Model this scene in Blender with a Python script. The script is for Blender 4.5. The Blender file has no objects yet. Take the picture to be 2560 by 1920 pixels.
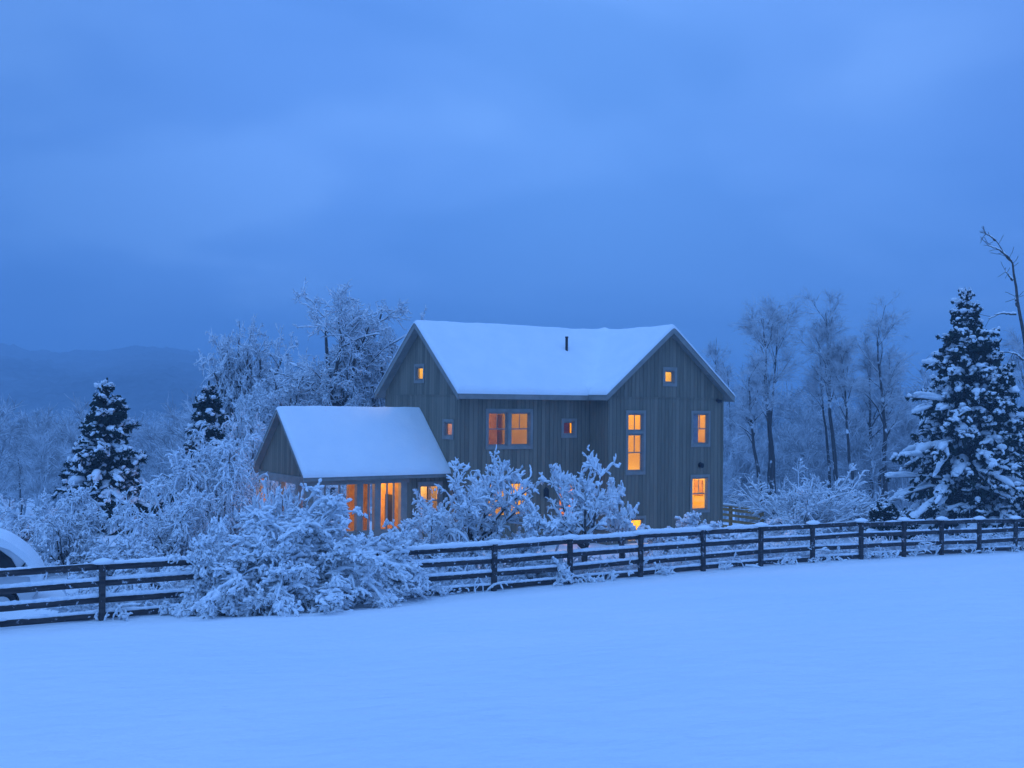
import bpy, math, random
import numpy as np
from mathutils import Matrix, Vector
from mathutils.geometry import tessellate_polygon

SC = bpy.context.scene
C = SC.collection

# ------------------------------------------------------------------ camera
EYE = 5.323
cam = bpy.data.objects.new('camera', bpy.data.cameras.new('camera'))
C.objects.link(cam)
cam.data.sensor_width = 36.0
cam.data.lens = 36.0 * 2883.77 / 2560.0
cam.data.clip_start = 0.1
cam.data.clip_end = 8000
cam.matrix_world = (Matrix.Translation((0, 0, EYE)) @ Matrix.Rotation(math.radians(90) + 0.0154, 4, 'X')
                    @ Matrix.Rotation(0.0106, 4, 'Z'))
SC.camera = cam

# ------------------------------------------------------------------ world : overcast blue dusk
w = bpy.data.worlds.new('World'); SC.world = w; w.use_nodes = True
nt = w.node_tree; N = nt.nodes; Lk = nt.links; N.clear()
def wn(t, **k):
    n = N.new(t)
    for a, b in k.items(): setattr(n, a, b)
    return n
def ramp(n, stops):
    e = n.color_ramp.elements
    while len(e) < len(stops): e.new(0.5)
    for i, (p, c) in enumerate(stops):
        e[i].position = p; e[i].color = (*c, 1)
out = wn('ShaderNodeOutputWorld'); bg = wn('ShaderNodeBackground'); add = wn('ShaderNodeAddShader')
sky = wn('ShaderNodeTexSky', sky_type='NISHITA', sun_disc=False)
sky.sun_elevation = math.radians(3); sky.sun_rotation = math.radians(200)
bgs = wn('ShaderNodeBackground'); bgs.inputs['Strength'].default_value = 0.012
tint = wn('ShaderNodeMixRGB', blend_type='MULTIPLY'); tint.inputs[0].default_value = 1
tint.inputs[2].default_value = (0.2, 0.5, 1.0, 1)
Lk.new(sky.outputs[0], tint.inputs[1]); Lk.new(tint.outputs[0], bgs.inputs[0])
tc = wn('ShaderNodeTexCoord'); sep = wn('ShaderNodeSeparateXYZ')
Lk.new(tc.outputs['Generated'], sep.inputs[0])
grad = wn('ShaderNodeValToRGB'); grad.color_ramp.interpolation = 'EASE'
ramp(grad, [(0.0, (0.034, 0.135, 0.42)), (0.04, (0.050, 0.170, 0.50)), (0.11, (0.104, 0.275, 0.74)), (0.22, (0.112, 0.290, 0.79)), (0.40, (0.130, 0.320, 0.85)), (1.0, (0.265, 0.57, 1.36))])
Lk.new(sep.outputs[2], grad.inputs[0])
# cloud sheet overhead: direction projected on a plane
addz = wn('ShaderNodeMath', operation='ADD'); addz.inputs[1].default_value = 0.16
mx = wn('ShaderNodeMath', operation='MAXIMUM'); mx.inputs[1].default_value = 0.05
Lk.new(sep.outputs[2], addz.inputs[0]); Lk.new(addz.outputs[0], mx.inputs[0])
dv = wn('ShaderNodeVectorMath', operation='DIVIDE'); cmb = wn('ShaderNodeCombineXYZ')
for i in range(3): Lk.new(mx.outputs[0], cmb.inputs[i])
Lk.new(tc.outputs['Generated'], dv.inputs[0]); Lk.new(cmb.outputs[0], dv.inputs[1])
mp = wn('ShaderNodeMapping'); mp.inputs['Scale'].default_value = (0.50, 0.50, 0.0)
mp.inputs['Location'].default_value = (1.3, 0.4, 0)
Lk.new(dv.outputs[0], mp.inputs[0])
nz = wn('ShaderNodeTexNoise'); nz.inputs['Scale'].default_value = 1.7; nz.inputs['Detail'].default_value = 4
nz.inputs['Roughness'].default_value = 0.45; nz.inputs['Distortion'].default_value = 0.3
Lk.new(mp.outputs[0], nz.inputs[0])
cr = wn('ShaderNodeValToRGB'); cr.color_ramp.interpolation = 'EASE'
ramp(cr, [(0.36, (0.78, 0.85, 0.90)), (0.50, (0.97, 0.98, 0.99)), (0.64, (1.34, 1.22, 1.12))])
Lk.new(nz.outputs[0], cr.inputs[0])
mul = wn('ShaderNodeMixRGB', blend_type='MULTIPLY'); mul.inputs[0].default_value = 1
Lk.new(grad.outputs[0], mul.inputs[1]); Lk.new(cr.outputs[0], mul.inputs[2])
# lens falloff put into the sky colour: dimmer left and right, brighter mid view
axm = wn('ShaderNodeMath', operation='MULTIPLY_ADD'); axm.inputs[1].default_value = 0.5; axm.inputs[2].default_value = 0.5
Lk.new(sep.outputs[0], axm.inputs[0]); azr = wn('ShaderNodeValToRGB'); azr.color_ramp.interpolation = 'EASE'
ramp(azr, [(0.0, (0.9, 0.9, 0.9)), (0.29, (0.70, 0.74, 0.76)), (0.42, (1.02, 1.0, 0.98)), (0.53, (1.28, 1.18, 1.06)), (0.64, (1.12, 1.04, 0.98)), (0.72, (0.78, 0.78, 0.82))])
Lk.new(axm.outputs[0], azr.inputs[0]); mul2 = wn('ShaderNodeMixRGB', blend_type='MULTIPLY'); mul2.inputs[0].default_value = 1
Lk.new(mul.outputs[0], mul2.inputs[1]); Lk.new(azr.outputs[0], mul2.inputs[2])
Lk.new(mul2.outputs[0], bg.inputs[0]); bg.inputs['Strength'].default_value = 1.0
Lk.new(bg.outputs[0], add.inputs[0]); Lk.new(bgs.outputs[0], add.inputs[1])
Lk.new(add.outputs[0], out.inputs[0])

# ------------------------------------------------------------------ the one sun, weak and soft behind the cloud
sl_ = bpy.data.lights.new('sun', 'SUN'); sl_.energy = 0.5; sl_.angle = math.radians(40); sl_.color = (0.20, 0.48, 1.0)
sun = bpy.data.objects.new('sun', sl_); C.objects.link(sun)
sun.rotation_euler = (math.radians(38), 0, math.radians(-28))

vs = SC.view_settings
SC.display_settings.display_device = 'sRGB'
vs.view_transform = 'Standard'; vs.look = 'None'; vs.exposure = 0.25; vs.gamma = 1.0; vs.use_curve_mapping = False
SC.cycles.volume_bounces = 1
SC.cycles.max_bounces = 6; SC.cycles.diffuse_bounces = 4; SC.cycles.transparent_max_bounces = 12
SC.cycles.caustics_reflective = False; SC.cycles.caustics_refractive = False
SC.cycles.sample_clamp_indirect = 4

# ------------------------------------------------------------------ materials
MATS = {}
def mat(name, col, rough=0.8, build=None, spec=0.3):
    m = bpy.data.materials.new(name); m.use_nodes = True
    b = m.node_tree.nodes['Principled BSDF']
    b.inputs['Base Color'].default_value = (*col, 1); b.inputs['Roughness'].default_value = rough
    b.inputs['Specular IOR Level'].default_value = spec
    if build: build(m, m.node_tree.nodes, m.node_tree.links, b)
    MATS[name] = m
    return m
def noise_col(scale, c1, c2, bump=0.0, bs=None, detail=4, coord='Object', p=(0.35, 0.65), stretch=None, dist=0.02):
    def f(m, n, l, b):
        t = n.new('ShaderNodeTexCoord'); src = t.outputs[coord]
        if stretch:
            mp = n.new('ShaderNodeMapping'); mp.inputs['Scale'].default_value = stretch
            l.new(src, mp.inputs[0]); src = mp.outputs[0]
        x = n.new('ShaderNodeTexNoise'); x.inputs['Scale'].default_value = scale; x.inputs['Detail'].default_value = detail
        l.new(src, x.inputs[0])
        r = n.new('ShaderNodeValToRGB'); e = r.color_ramp.elements
        e[0].position, e[1].position = p; e[0].color = (*c1, 1); e[1].color = (*c2, 1)
        l.new(x.outputs[0], r.inputs[0]); l.new(r.outputs[0], b.inputs['Base Color'])
        if bump:
            y = n.new('ShaderNodeTexNoise'); y.inputs['Scale'].default_value = bs or scale * 3; y.inputs['Detail'].default_value = 5
            l.new(src, y.inputs[0])
            bp = n.new('ShaderNodeBump'); bp.inputs['Strength'].default_value = bump; bp.inputs['Distance'].default_value = dist
            l.new(y.outputs[0], bp.inputs['Height']); l.new(bp.outputs[0], b.inputs['Normal'])
    return f
SNOW = mat('snow', (0.86, 0.88, 0.90), 0.7, noise_col(1.5, (0.83, 0.86, 0.89), (0.88, 0.89, 0.90), 0.4, 7, dist=0.05), 0.15)
SNOWF = mat('field_snow', (0.86, 0.88, 0.90), 0.7, noise_col(0.25, (0.82, 0.86, 0.89), (0.88, 0.89, 0.90), 0.75, 1.6, detail=7, dist=0.2), 0.15)
SNOWB = mat('branch_snow', (0.80, 0.85, 0.89), 0.8, noise_col(7, (0.66, 0.73, 0.80), (0.86, 0.88, 0.90), p=(0.3, 0.55)), 0.1)
BARK = mat('bark', (0.06, 0.05, 0.045), 0.95, noise_col(6, (0.045, 0.04, 0.038), (0.12, 0.10, 0.09)))
# bark with wind blown snow stuck on it
def barksnow(m, n, l, b):
    noise_col(1.8, (0.05, 0.045, 0.045), (0.72, 0.76, 0.80), p=(0.57, 0.64), detail=6)(m, n, l, b)
BARKS = mat('frosted_bark', (0.1, 0.1, 0.1), 0.95, barksnow)
TWIGD = mat('bare_twig', (0.12, 0.11, 0.11), 0.95, noise_col(2.0, (0.16, 0.165, 0.18), (0.68, 0.72, 0.76), p=(0.35, 0.56)))
TWIG = mat('frosted_twig', (0.3, 0.3, 0.3), 0.95, noise_col(3.0, (0.15, 0.16, 0.18), (0.62, 0.68, 0.74), p=(0.40, 0.60)))
NEEDLE = mat('needles', (0.02, 0.04, 0.03), 0.9, noise_col(4, (0.006, 0.014, 0.012), (0.026, 0.046, 0.034)), 0.0)
def boards(c1, c2, bw=0.19):
    def f(m, n, l, b):
        t = n.new('ShaderNodeTexCoord'); s = n.new('ShaderNodeSeparateXYZ'); l.new(t.outputs['Object'], s.inputs[0])
        a = n.new('ShaderNodeMath'); a.operation = 'ADD'; l.new(s.outputs[0], a.inputs[0]); l.new(s.outputs[1], a.inputs[1])
        d = n.new('ShaderNodeMath'); d.operation = 'DIVIDE'; l.new(a.outputs[0], d.inputs[0]); d.inputs[1].default_value = bw
        fl = n.new('ShaderNodeMath'); fl.operation = 'FLOOR'; l.new(d.outputs[0], fl.inputs[0])
        fr = n.new('ShaderNodeMath'); fr.operation = 'FRACT'; l.new(d.outputs[0], fr.inputs[0])
        band = n.new('ShaderNodeMath'); band.operation = 'GREATER_THAN'; l.new(s.outputs[2], band.inputs[0]); band.inputs[1].default_value = 5.56
        b2 = n.new('ShaderNodeMath'); b2.operation = 'MULTIPLY_ADD'; l.new(band.outputs[0], b2.inputs[0]); b2.inputs[1].default_value = 37.3; l.new(fl.outputs[0], b2.inputs[2])
        wnz = n.new('ShaderNodeTexWhiteNoise'); wnz.noise_dimensions = '1D'; l.new(b2.outputs[0], wnz.inputs['W'])
        # grain : stretched along z
        cb = n.new('ShaderNodeCombineXYZ'); l.new(a.outputs[0], cb.inputs[0]); l.new(b2.outputs[0], cb.inputs[1])
        z2 = n.new('ShaderNodeMath'); z2.operation = 'MULTIPLY'; l.new(s.outputs[2], z2.inputs[0]); z2.inputs[1].default_value = 0.10
        l.new(z2.outputs[0], cb.inputs[2])
        g = n.new('ShaderNodeTexNoise'); g.inputs['Scale'].default_value = 9; g.inputs['Detail'].default_value = 5; l.new(cb.outputs[0], g.inputs[0])
        ad = n.new('ShaderNodeMath'); ad.operation = 'MULTIPLY_ADD'; l.new(wnz.outputs[0], ad.inputs[0]); ad.inputs[1].default_value = 0.6; l.new(g.outputs[0], ad.inputs[2])
        r = n.new('ShaderNodeValToRGB'); e = r.color_ramp.elements; e[0].position = 0.35; e[1].position = 1.15 - 0.15
        e[0].color = (*c1, 1); e[1].color = (*c2, 1); l.new(ad.outputs[0], r.inputs[0])
        # joints between boards
        pp = n.new('ShaderNodeMath'); pp.operation = 'PINGPONG'; l.new(fr.outputs[0], pp.inputs[0]); pp.inputs[1].default_value = 0.5
        jr = n.new('ShaderNodeMapRange'); jr.inputs['From Min'].default_value = 0.0; jr.inputs['From Max'].default_value = 0.07
        l.new(pp.outputs[0], jr.inputs['Value'])
        mixc = n.new('ShaderNodeMixRGB'); mixc.blend_type = 'MULTIPLY'; mixc.inputs[0].default_value = 0.55
        l.new(r.outputs[0], mixc.inputs[1]); l.new(jr.outputs[0], mixc.inputs[2]); l.new(mixc.outputs[0], b.inputs['Base Color'])
        bp = n.new('ShaderNodeBump'); bp.inputs['Strength'].default_value = 0.8; bp.inputs['Distance'].default_value = 0.02
        l.new(jr.outputs[0], bp.inputs['Height']); l.new(bp.outputs[0], b.inputs['Normal'])
    return f
SIDING = mat('weathered_siding', (0.3, 0.3, 0.2), 0.85, boards((0.148, 0.130, 0.092), (0.240, 0.208, 0.150)))
TRIM = mat('painted_trim', (0.28, 0.27, 0.25), 0.6, noise_col(3, (0.235, 0.23, 0.205), (0.30, 0.285, 0.255)))
ROOFM = mat('roof_edge', (0.25, 0.25, 0.22), 0.7, noise_col(3, (0.22, 0.23, 0.21), (0.29, 0.29, 0.27)))
def fencef(m, n, l, b):
    noise_col(3, (0.030, 0.026, 0.030), (0.075, 0.064, 0.062), 0.3, 20, stretch=(0.6, 0.6, 5))(m, n, l, b)
    src = b.inputs['Base Color'].links[0].from_socket; t = n.new('ShaderNodeTexCoord')
    x = n.new('ShaderNodeTexNoise'); x.inputs['Scale'].default_value = 7.0; x.inputs['Detail'].default_value = 5; x.inputs['Roughness'].default_value = 0.7; l.new(t.outputs['Object'], x.inputs[0])
    r = n.new('ShaderNodeValToRGB'); e = r.color_ramp.elements; e[0].position = 0.60; e[1].position = 0.68; l.new(x.outputs[0], r.inputs[0])
    k = n.new('ShaderNodeMixRGB'); k.inputs[2].default_value = (0.55, 0.60, 0.66, 1); l.new(r.outputs[0], k.inputs[0]); l.new(src, k.inputs[1]); l.new(k.outputs[0], b.inputs['Base Color'])
FENCEM = mat('fence_wood', (0.06, 0.055, 0.055), 0.9, fencef, 0.1)
DECKM = mat('cedar', (0.32, 0.15, 0.07), 0.7, noise_col(5, (0.42, 0.22, 0.07), (0.60, 0.36, 0.12)))
ROOM = mat('room_plaster', (0.75, 0.62, 0.42), 0.9, noise_col(1.2, (0.74, 0.60, 0.26), (0.82, 0.70, 0.34)))
FLOORM = mat('room_floor', (0.3, 0.17, 0.08), 0.6, noise_col(3, (0.24, 0.13, 0.06), (0.36, 0.2, 0.1)))
def clothf(m, n, l, b):
    noise_col(4, (0.55, 0.36, 0.33), (0.68, 0.48, 0.43))(m, n, l, b)
    o = n['Material Output']; tr = n.new('ShaderNodeBsdfTranslucent'); tr.inputs[0].default_value = (0.75, 0.55, 0.5, 1); x = n.new('ShaderNodeMixShader'); x.inputs[0].default_value = 0.6
    l.new(b.outputs[0], x.inputs[1]); l.new(tr.outputs[0], x.inputs[2]); l.new(x.outputs[0], o.inputs[0])
CURT = mat('curtain_cloth', (0.55, 0.38, 0.35), 0.9, clothf)
REDM = mat('dark_red_cloth', (0.35, 0.05, 0.02), 0.9, noise_col(6, (0.25, 0.03, 0.02), (0.45, 0.08, 0.03)))
GREYM = mat('cupboard_and_reflection_grey', (0.25, 0.25, 0.28), 0.8, noise_col(3, (0.2, 0.2, 0.24), (0.3, 0.3, 0.33)))  # cupboard grey, also colours the sky reflection in the upper right window
BLACK = mat('black_metal', (0.015, 0.015, 0.02), 0.5, noise_col(8, (0.012, 0.012, 0.016), (0.03, 0.03, 0.035)))
CARP = mat('car_paint', (0.55, 0.56, 0.58), 0.4, noise_col(2, (0.50, 0.51, 0.53), (0.60, 0.61, 0.63)))
CARG = mat('car_glass', (0.01, 0.012, 0.015), 0.1, noise_col(2, (0.008, 0.01, 0.012), (0.02, 0.022, 0.026)))
RUBBER = mat('rubber', (0.015, 0.015, 0.016), 0.9, noise_col(9, (0.01, 0.01, 0.011), (0.025, 0.025, 0.028)))
LENS = mat('lamp_lens', (0.5, 0.5, 0.5), 0.2, noise_col(9, (0.4, 0.4, 0.42), (0.55, 0.55, 0.58)))
def glassf(m, n, l, b):
    o = n['Material Output']; tr = n.new('ShaderNodeBsdfTransparent'); gl = n.new('ShaderNodeBsdfGlossy'); gl.inputs['Roughness'].default_value = 0.03
    x = n.new('ShaderNodeMixShader'); lw = n.new('ShaderNodeLayerWeight'); pw_ = n.new('ShaderNodeMath'); pw_.operation = 'POWER'; pw_.inputs[1].default_value = 5
    l.new(lw.outputs['Facing'], pw_.inputs[0]); lw.inputs[0].default_value = 0.5; fz = n.new('ShaderNodeMath'); fz.operation = 'MULTIPLY_ADD'; fz.inputs[1].default_value = 0.9; fz.inputs[2].default_value = 0.028
    l.new(pw_.outputs[0], fz.inputs[0]); l.new(fz.outputs[0], x.inputs[0]); l.new(tr.outputs[0], x.inputs[1]); l.new(gl.outputs[0], x.inputs[2]); l.new(x.outputs[0], o.inputs[0])
GLASS = mat('window_glass', (1, 1, 1), 0.05, glassf)
def lampf(m, n, l, b):
    b.inputs['Emission Color'].default_value = (1.0, 0.55, 0.2, 1); b.inputs['Emission Strength'].default_value = 3.0
LAMPM = mat('lit_lamp_shade', (0.8, 0.7, 0.5), 0.8, lampf)
def hillf(m, n, l, b):
    t = n.new('ShaderNodeTexCoord'); x = n.new('ShaderNodeTexNoise'); x.inputs['Scale'].default_value = 0.16; x.inputs['Detail'].default_value = 9; x.inputs['Roughness'].default_value = 0.8
    l.new(t.outputs['Object'], x.inputs[0]); y = n.new('ShaderNodeTexNoise'); y.inputs['Scale'].default_value = 0.006; y.inputs['Detail'].default_value = 4
    l.new(t.outputs['Object'], y.inputs[0])
    a = n.new('ShaderNodeMath'); a.operation = 'ADD'; l.new(x.outputs[0], a.inputs[0]); l.new(y.outputs[0], a.inputs[1])
    r = n.new('ShaderNodeValToRGB'); e = r.color_ramp.elements; e[0].position = 0.40; e[1].position = 0.66
    e[0].color = (0.015, 0.02, 0.025, 1); e[1].color = (0.17, 0.20, 0.23, 1)
    h = n.new('ShaderNodeMath'); h.operation = 'MULTIPLY'; h.inputs[1].default_value = 0.5; l.new(a.outputs[0], h.inputs[0]); l.new(h.outputs[0], r.inputs[0])
    l.new(r.outputs[0], b.inputs['Base Color'])
HILL = mat('wooded_hill', (0.12, 0.13, 0.14), 1.0, hillf, 0.0)

# ------------------------------------------------------------------ mesh helpers
def tag(o, label=None, cat=None, group=None, kind=None):
    if label: o['label'] = label
    if cat: o['category'] = cat
    if group: o['group'] = group
    if kind: o['kind'] = kind
    return o
def empty(name, loc=(0, 0, 0), rz=0.0):
    o = bpy.data.objects.new(name, None); C.objects.link(o); o.location = loc; o.rotation_euler = (0, 0, rz)
    o.empty_display_size = 0.3
    return o
def mesh_np(name, V, F, m, parent=None, smooth=True):
    """V (n,3) float, F (k,4) or (k,3) int"""
    me = bpy.data.meshes.new(name); V = np.asarray(V, np.float32); F = np.asarray(F, np.int32)
    k = F.shape[1]
    me.vertices.add(len(V)); me.vertices.foreach_set('co', V.ravel())
    me.loops.add(F.size); me.loops.foreach_set('vertex_index', F.ravel())
    me.polygons.add(len(F)); me.polygons.foreach_set('loop_start', np.arange(0, F.size, k, dtype=np.int32))
    me.polygons.foreach_set('use_smooth', np.full(len(F), smooth)); me.update(calc_edges=True); me.validate()
    me.materials.append(m)
    o = bpy.data.objects.new(name, me); C.objects.link(o)
    if parent: o.parent = parent
    return o
def mesh_py(name, V, F, m, parent=None, smooth=False, bevel=0.0):
    me = bpy.data.meshes.new(name); me.from_pydata([tuple(v) for v in V], [], F); me.update()
    me.materials.append(m)
    if smooth: me.polygons.foreach_set('use_smooth', [True] * len(me.polygons))
    o = bpy.data.objects.new(name, me); C.objects.link(o)
    if parent: o.parent = parent
    if bevel:
        b = o.modifiers.new('bevel', 'BEVEL'); b.width = bevel; b.segments = 2; b.limit_method = 'ANGLE'
    return o
class MB:
    def __init__(s): s.V = []; s.F = []
    def box(s, a, b):
        x0, y0, z0 = a; x1, y1, z1 = b; n = len(s.V)
        s.V += [(x0, y0, z0), (x1, y0, z0), (x1, y1, z0), (x0, y1, z0), (x0, y0, z1), (x1, y0, z1), (x1, y1, z1), (x0, y1, z1)]
        s.F += [tuple(n + i for i in f) for f in ((0, 3, 2, 1), (4, 5, 6, 7), (0, 1, 5, 4), (1, 2, 6, 5), (2, 3, 7, 6), (3, 0, 4, 7))]
        return s
    def beam(s, p, q, w, h, up=(0, 0, 1)):
        p = Vector(p); q = Vector(q); t = (q - p).normalized(); sd = t.cross(Vector(up)).normalized(); u = sd.cross(t)
        n = len(s.V)
        for e in (p, q):
            for a, b in ((-1, -1), (1, -1), (1, 1), (-1, 1)): s.V.append(tuple(e + sd * a * w / 2 + u * b * h / 2))
        s.F += [(n, n + 1, n + 2, n + 3), (n + 7, n + 6, n + 5, n + 4)] + [(n + i, n + 4 + i, n + 4 + (i + 1) % 4, n + (i + 1) % 4) for i in range(4)]
        return s
    def cyl(s, p, q, r0, r1, k=14):
        p = Vector(p); q = Vector(q); t = (q - p).normalized(); a = t.orthogonal().normalized(); b = t.cross(a); n = len(s.V)
        for e, r in ((p, r0), (q, r1)):
            for i in range(k):
                g = 2 * math.pi * i / k; s.V.append(tuple(e + (a * math.cos(g) + b * math.sin(g)) * r))
        s.F += [(n + i, n + (i + 1) % k, n + k + (i + 1) % k, n + k + i) for i in range(k)]
        s.F += [tuple(n + i for i in range(k))[::-1], tuple(n + k + i for i in range(k))]
        return s
    def prism(s, poly, f0, f1):
        """poly list of 2D, f0/f1 map 2D -> 3D for both ends"""
        n = len(s.V); k = len(poly)
        s.V += [f0(p) for p in poly] + [f1(p) for p in poly]
        s.F += [tuple(range(n, n + k))[::-1], tuple(range(n + k, n + 2 * k))] + [(n + i, n + (i + 1) % k, n + k + (i + 1) % k, n + k + i) for i in range(k)]
        return s
    def build(s, name, m, parent=None, bevel=0.0, smooth=False): return mesh_py(name, s.V, s.F, m, parent, smooth, bevel)

def fbm(x, y, seed=0, octv=4, gain=0.5):
    """cheap smooth value noise, numpy"""
    r = np.random.RandomState(seed); T = r.rand(256, 256); v = np.zeros_like(x, dtype=float); a = 1.0; s = 0
    for o in range(octv):
        xi = np.floor(x).astype(int); yi = np.floor(y).astype(int); fx = x - xi; fy = y - yi
        fx = fx * fx * (3 - 2 * fx); fy = fy * fy * (3 - 2 * fy)
        g = lambda i, j: T[(xi + i) % 256, (yi + j) % 256]
        v += a * ((g(0, 0) * (1 - fx) + g(1, 0) * fx) * (1 - fy) + (g(0, 1) * (1 - fx) + g(1, 1) * fx) * fy)
        s += a; a *= gain; x = x * 2.03 + 17.1; y = y * 2.03 + 5.3
    return v / s
def sstep(a, b, x):
    t = np.clip((x - a) / float(b - a), 0, 1); return t * t * (3 - 2 * t)

# ------------------------------------------------------------------ terrain
FA = math.atan(0.66); FN = np.array([-math.sin(FA), math.cos(FA)])   # fence line: Y = 33.4 + 0.66 X
FD = 33.4 * math.cos(FA)
def ground_z(x, y):
    x = np.asarray(x, float); y = np.asarray(y, float)
    sd = FD - (FN[0] * x + FN[1] * y)                  # > 0 on the camera's side of the fence
    t = np.clip(sd / FD, 0, 2.2)
    z = -0.10 - 0.55 * sstep(3, 24, x) * sstep(30, 52, y) + 3.5 * (t + 0.12 * (np.sqrt(t * t + 0.02) - t) - 0.12 * 0.1414) * sstep(-0.02, 0.10, t)
    z = z + (0.16 * (fbm(x * 0.13, y * 0.13, 3) - 0.5) + 0.05 * (fbm(x * 0.7, y * 0.5, 4) - 0.5)) * sstep(0, 6, sd)
    z = z + 0.20 * sstep(-1, -9, x) * sstep(55, 35, y)
    back = y - 0.15 * x
    z = z - 2.2 * sstep(50, 75, back) - 9.5 * sstep(62, 170, back) - 4.0 * sstep(160, 420, back)
    z = z + 1.2 * (fbm(x * 0.03, y * 0.03, 8) - 0.5) * sstep(60, 120, back)
    return z
def polar(r, a):
    R, A = np.meshgrid(r, a, indexing='ij'); return R * np.sin(A), R * np.cos(A)
def grid_faces(n, m, wrap=False):
    i, j = np.meshgrid(np.arange(n - 1), np.arange(m - 1 if not wrap else m), indexing='ij')
    j2 = (j + 1) % m
    return np.stack([i * m + j, i * m + j2, (i + 1) * m + j2, (i + 1) * m + j], -1).reshape(-1, 4)[:, ::-1]
az = np.concatenate([np.linspace(-math.pi, -0.6, 40, endpoint=False), np.linspace(-0.6, 0.6, 360, endpoint=False), np.linspace(0.6, math.pi, 40, endpoint=False)])
rr = np.concatenate([[0.01], np.geomspace(0.8, 60, 190), np.geomspace(62, 520, 60)])
x, y = polar(rr, az)
mesh_np('ground', np.stack([x, y, ground_z(x, y)], -1).reshape(-1, 3), grid_faces(len(rr), len(az), True), SNOWF)
tag(bpy.data.objects['ground'], kind='structure')
def hill_z(x, y):
    r = np.hypot(x, y); a = np.arctan2(x, y)
    el = 0.035 + 0.010 * (fbm(a * 5.0 + 5, a * 0 + 2, 21, 3) - 0.5) - 0.022 * sstep(-0.12, 0.12, a) + 0.012 * np.exp(-((a + 0.30) / 0.05) ** 2) + 0.010 * sstep(-0.33, -0.45, a)
    z = ground_z(x, y) + (el * r + 14) * sstep(430, 1200, r)
    z = z + (fbm(x * 0.006, y * 0.006, 5, 4) - 0.5) * 22 * sstep(450, 900, r)
    z = z + (fbm(x * 0.10, y * 0.10, 6, 3, 0.7) - 0.5) * 11 * sstep(420, 700, r) + (fbm(a * 60, r * 0.01, 13, 3, 0.6) - 0.5) * 4 * sstep(700, 1200, r)
    return z
rr = np.concatenate([np.linspace(500, 1000, 170), np.linspace(1005, 1480, 60)])
az2 = np.concatenate([np.linspace(-math.pi, -0.6, 60, endpoint=False), np.linspace(-0.6, 0.6, 420, endpoint=False), np.linspace(0.6, math.pi, 60, endpoint=False)])
x, y = polar(rr, az2); z = hill_z(x, y) - 0.3
hills = mesh_np('hills', np.stack([x, y, z], -1).reshape(-1, 3), grid_faces(len(rr), len(az2), True), HILL)
tag(hills, kind='structure')
HTOP = float(z.max())

# ------------------------------------------------------------------ curve -> tube machinery for everything that grows
def nrm(v): return v / np.maximum(np.linalg.norm(v, axis=-1, keepdims=True), 1e-9)
def tubes(P, R, k=5, jit=0.0, rng=None, flat=1.0):
    n, K, _ = P.shape
    T = nrm(np.gradient(P, axis=1)); ch = nrm(P[:, -1] - P[:, 0])
    ref = np.where(np.abs(ch[:, 2:3]) > 0.85, np.array([[1., 0, 0]]), np.array([[0, 0, 1.]]))[:, None, :]
    A = nrm(np.cross(T, ref)); B = np.cross(A, T)
    ang = np.arange(k) / k * 2 * np.pi
    RR = R[:, :, None]
    if jit and rng is not None: RR = RR * (1 + jit * (rng.rand(n, K, k) - 0.5) * 2)
    V = P[:, :, None, :] + RR[..., None] * (np.cos(ang)[None, None, :, None] * A[:, :, None, :] + flat * np.sin(ang)[None, None, :, None] * B[:, :, None, :])
    base = (np.arange(n)[:, None, None] * K + np.arange(K - 1)[None, :, None]) * k
    j = np.arange(k)[None, None, :]; j2 = (j + 1) % k
    F = np.stack([base + j, base + j2, base + k + j2, base + k + j], -1).reshape(-1, 4)
    return V.reshape(-1, 3), F
def merge(parts):
    Vs, Fs, o = [], [], 0
    for V, F in parts: Vs.append(V); Fs.append(F + o); o += len(V)
    return np.concatenate(Vs), np.concatenate(Fs)
def integrate(p0, d0, L, K, rng, g=0.0, wig=0.15):
    """p0 (n,3) start, d0 (n,3) dir, L (n,) length, g droop (+down / -up)"""
    n = len(p0); P = np.zeros((n, K, 3)); P[:, 0] = p0; d = nrm(d0); st = (L / (K - 1))[:, None]
    g = np.broadcast_to(np.asarray(g, float), (n,))[:, None]
    for i in range(1, K):
        d = nrm(d + np.array([[0, 0, -1.]]) * g * st + rng.randn(n, 3) * wig)
        P[:, i] = P[:, i - 1] + d * st
    return P
def branch(P, R, m, L, ang, K, rng, g=0.0, wig=0.15, t=(0.25, 1.0), rf=0.6, rtip=0.35, taper=0.4, rel=True, upb=0.0):
    n, KP, _ = P.shape; N_ = int(n * m); idx = rng.randint(0, n, N_)
    tt = t[0] + (t[1] - t[0]) * rng.rand(N_); f = tt * (KP - 1); i = np.minimum(f.astype(int), KP - 2); w_ = (f - i)[:, None]
    p = P[idx, i] * (1 - w_) + P[idx, i + 1] * w_; T = nrm(P[idx, i + 1] - P[idx, i])
    r = (R[idx, i] * (1 - w_[:, 0]) + R[idx, i + 1] * w_[:, 0])
    q = nrm(np.cross(T, rng.randn(N_, 3))); a = rng.uniform(ang[0], ang[1], N_)[:, None]
    d = T * np.cos(a) + q * np.sin(a); d[:, 2] += upb
    LL = rng.uniform(L[0], L[1], N_)
    if rel: LL = LL * (1 - taper * tt)
    P2 = integrate(p, d, LL, K, rng, g, wig)
    R2 = (r * rf)[:, None] * np.linspace(1, rtip, K)[None, :]
    return P2, R2
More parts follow.
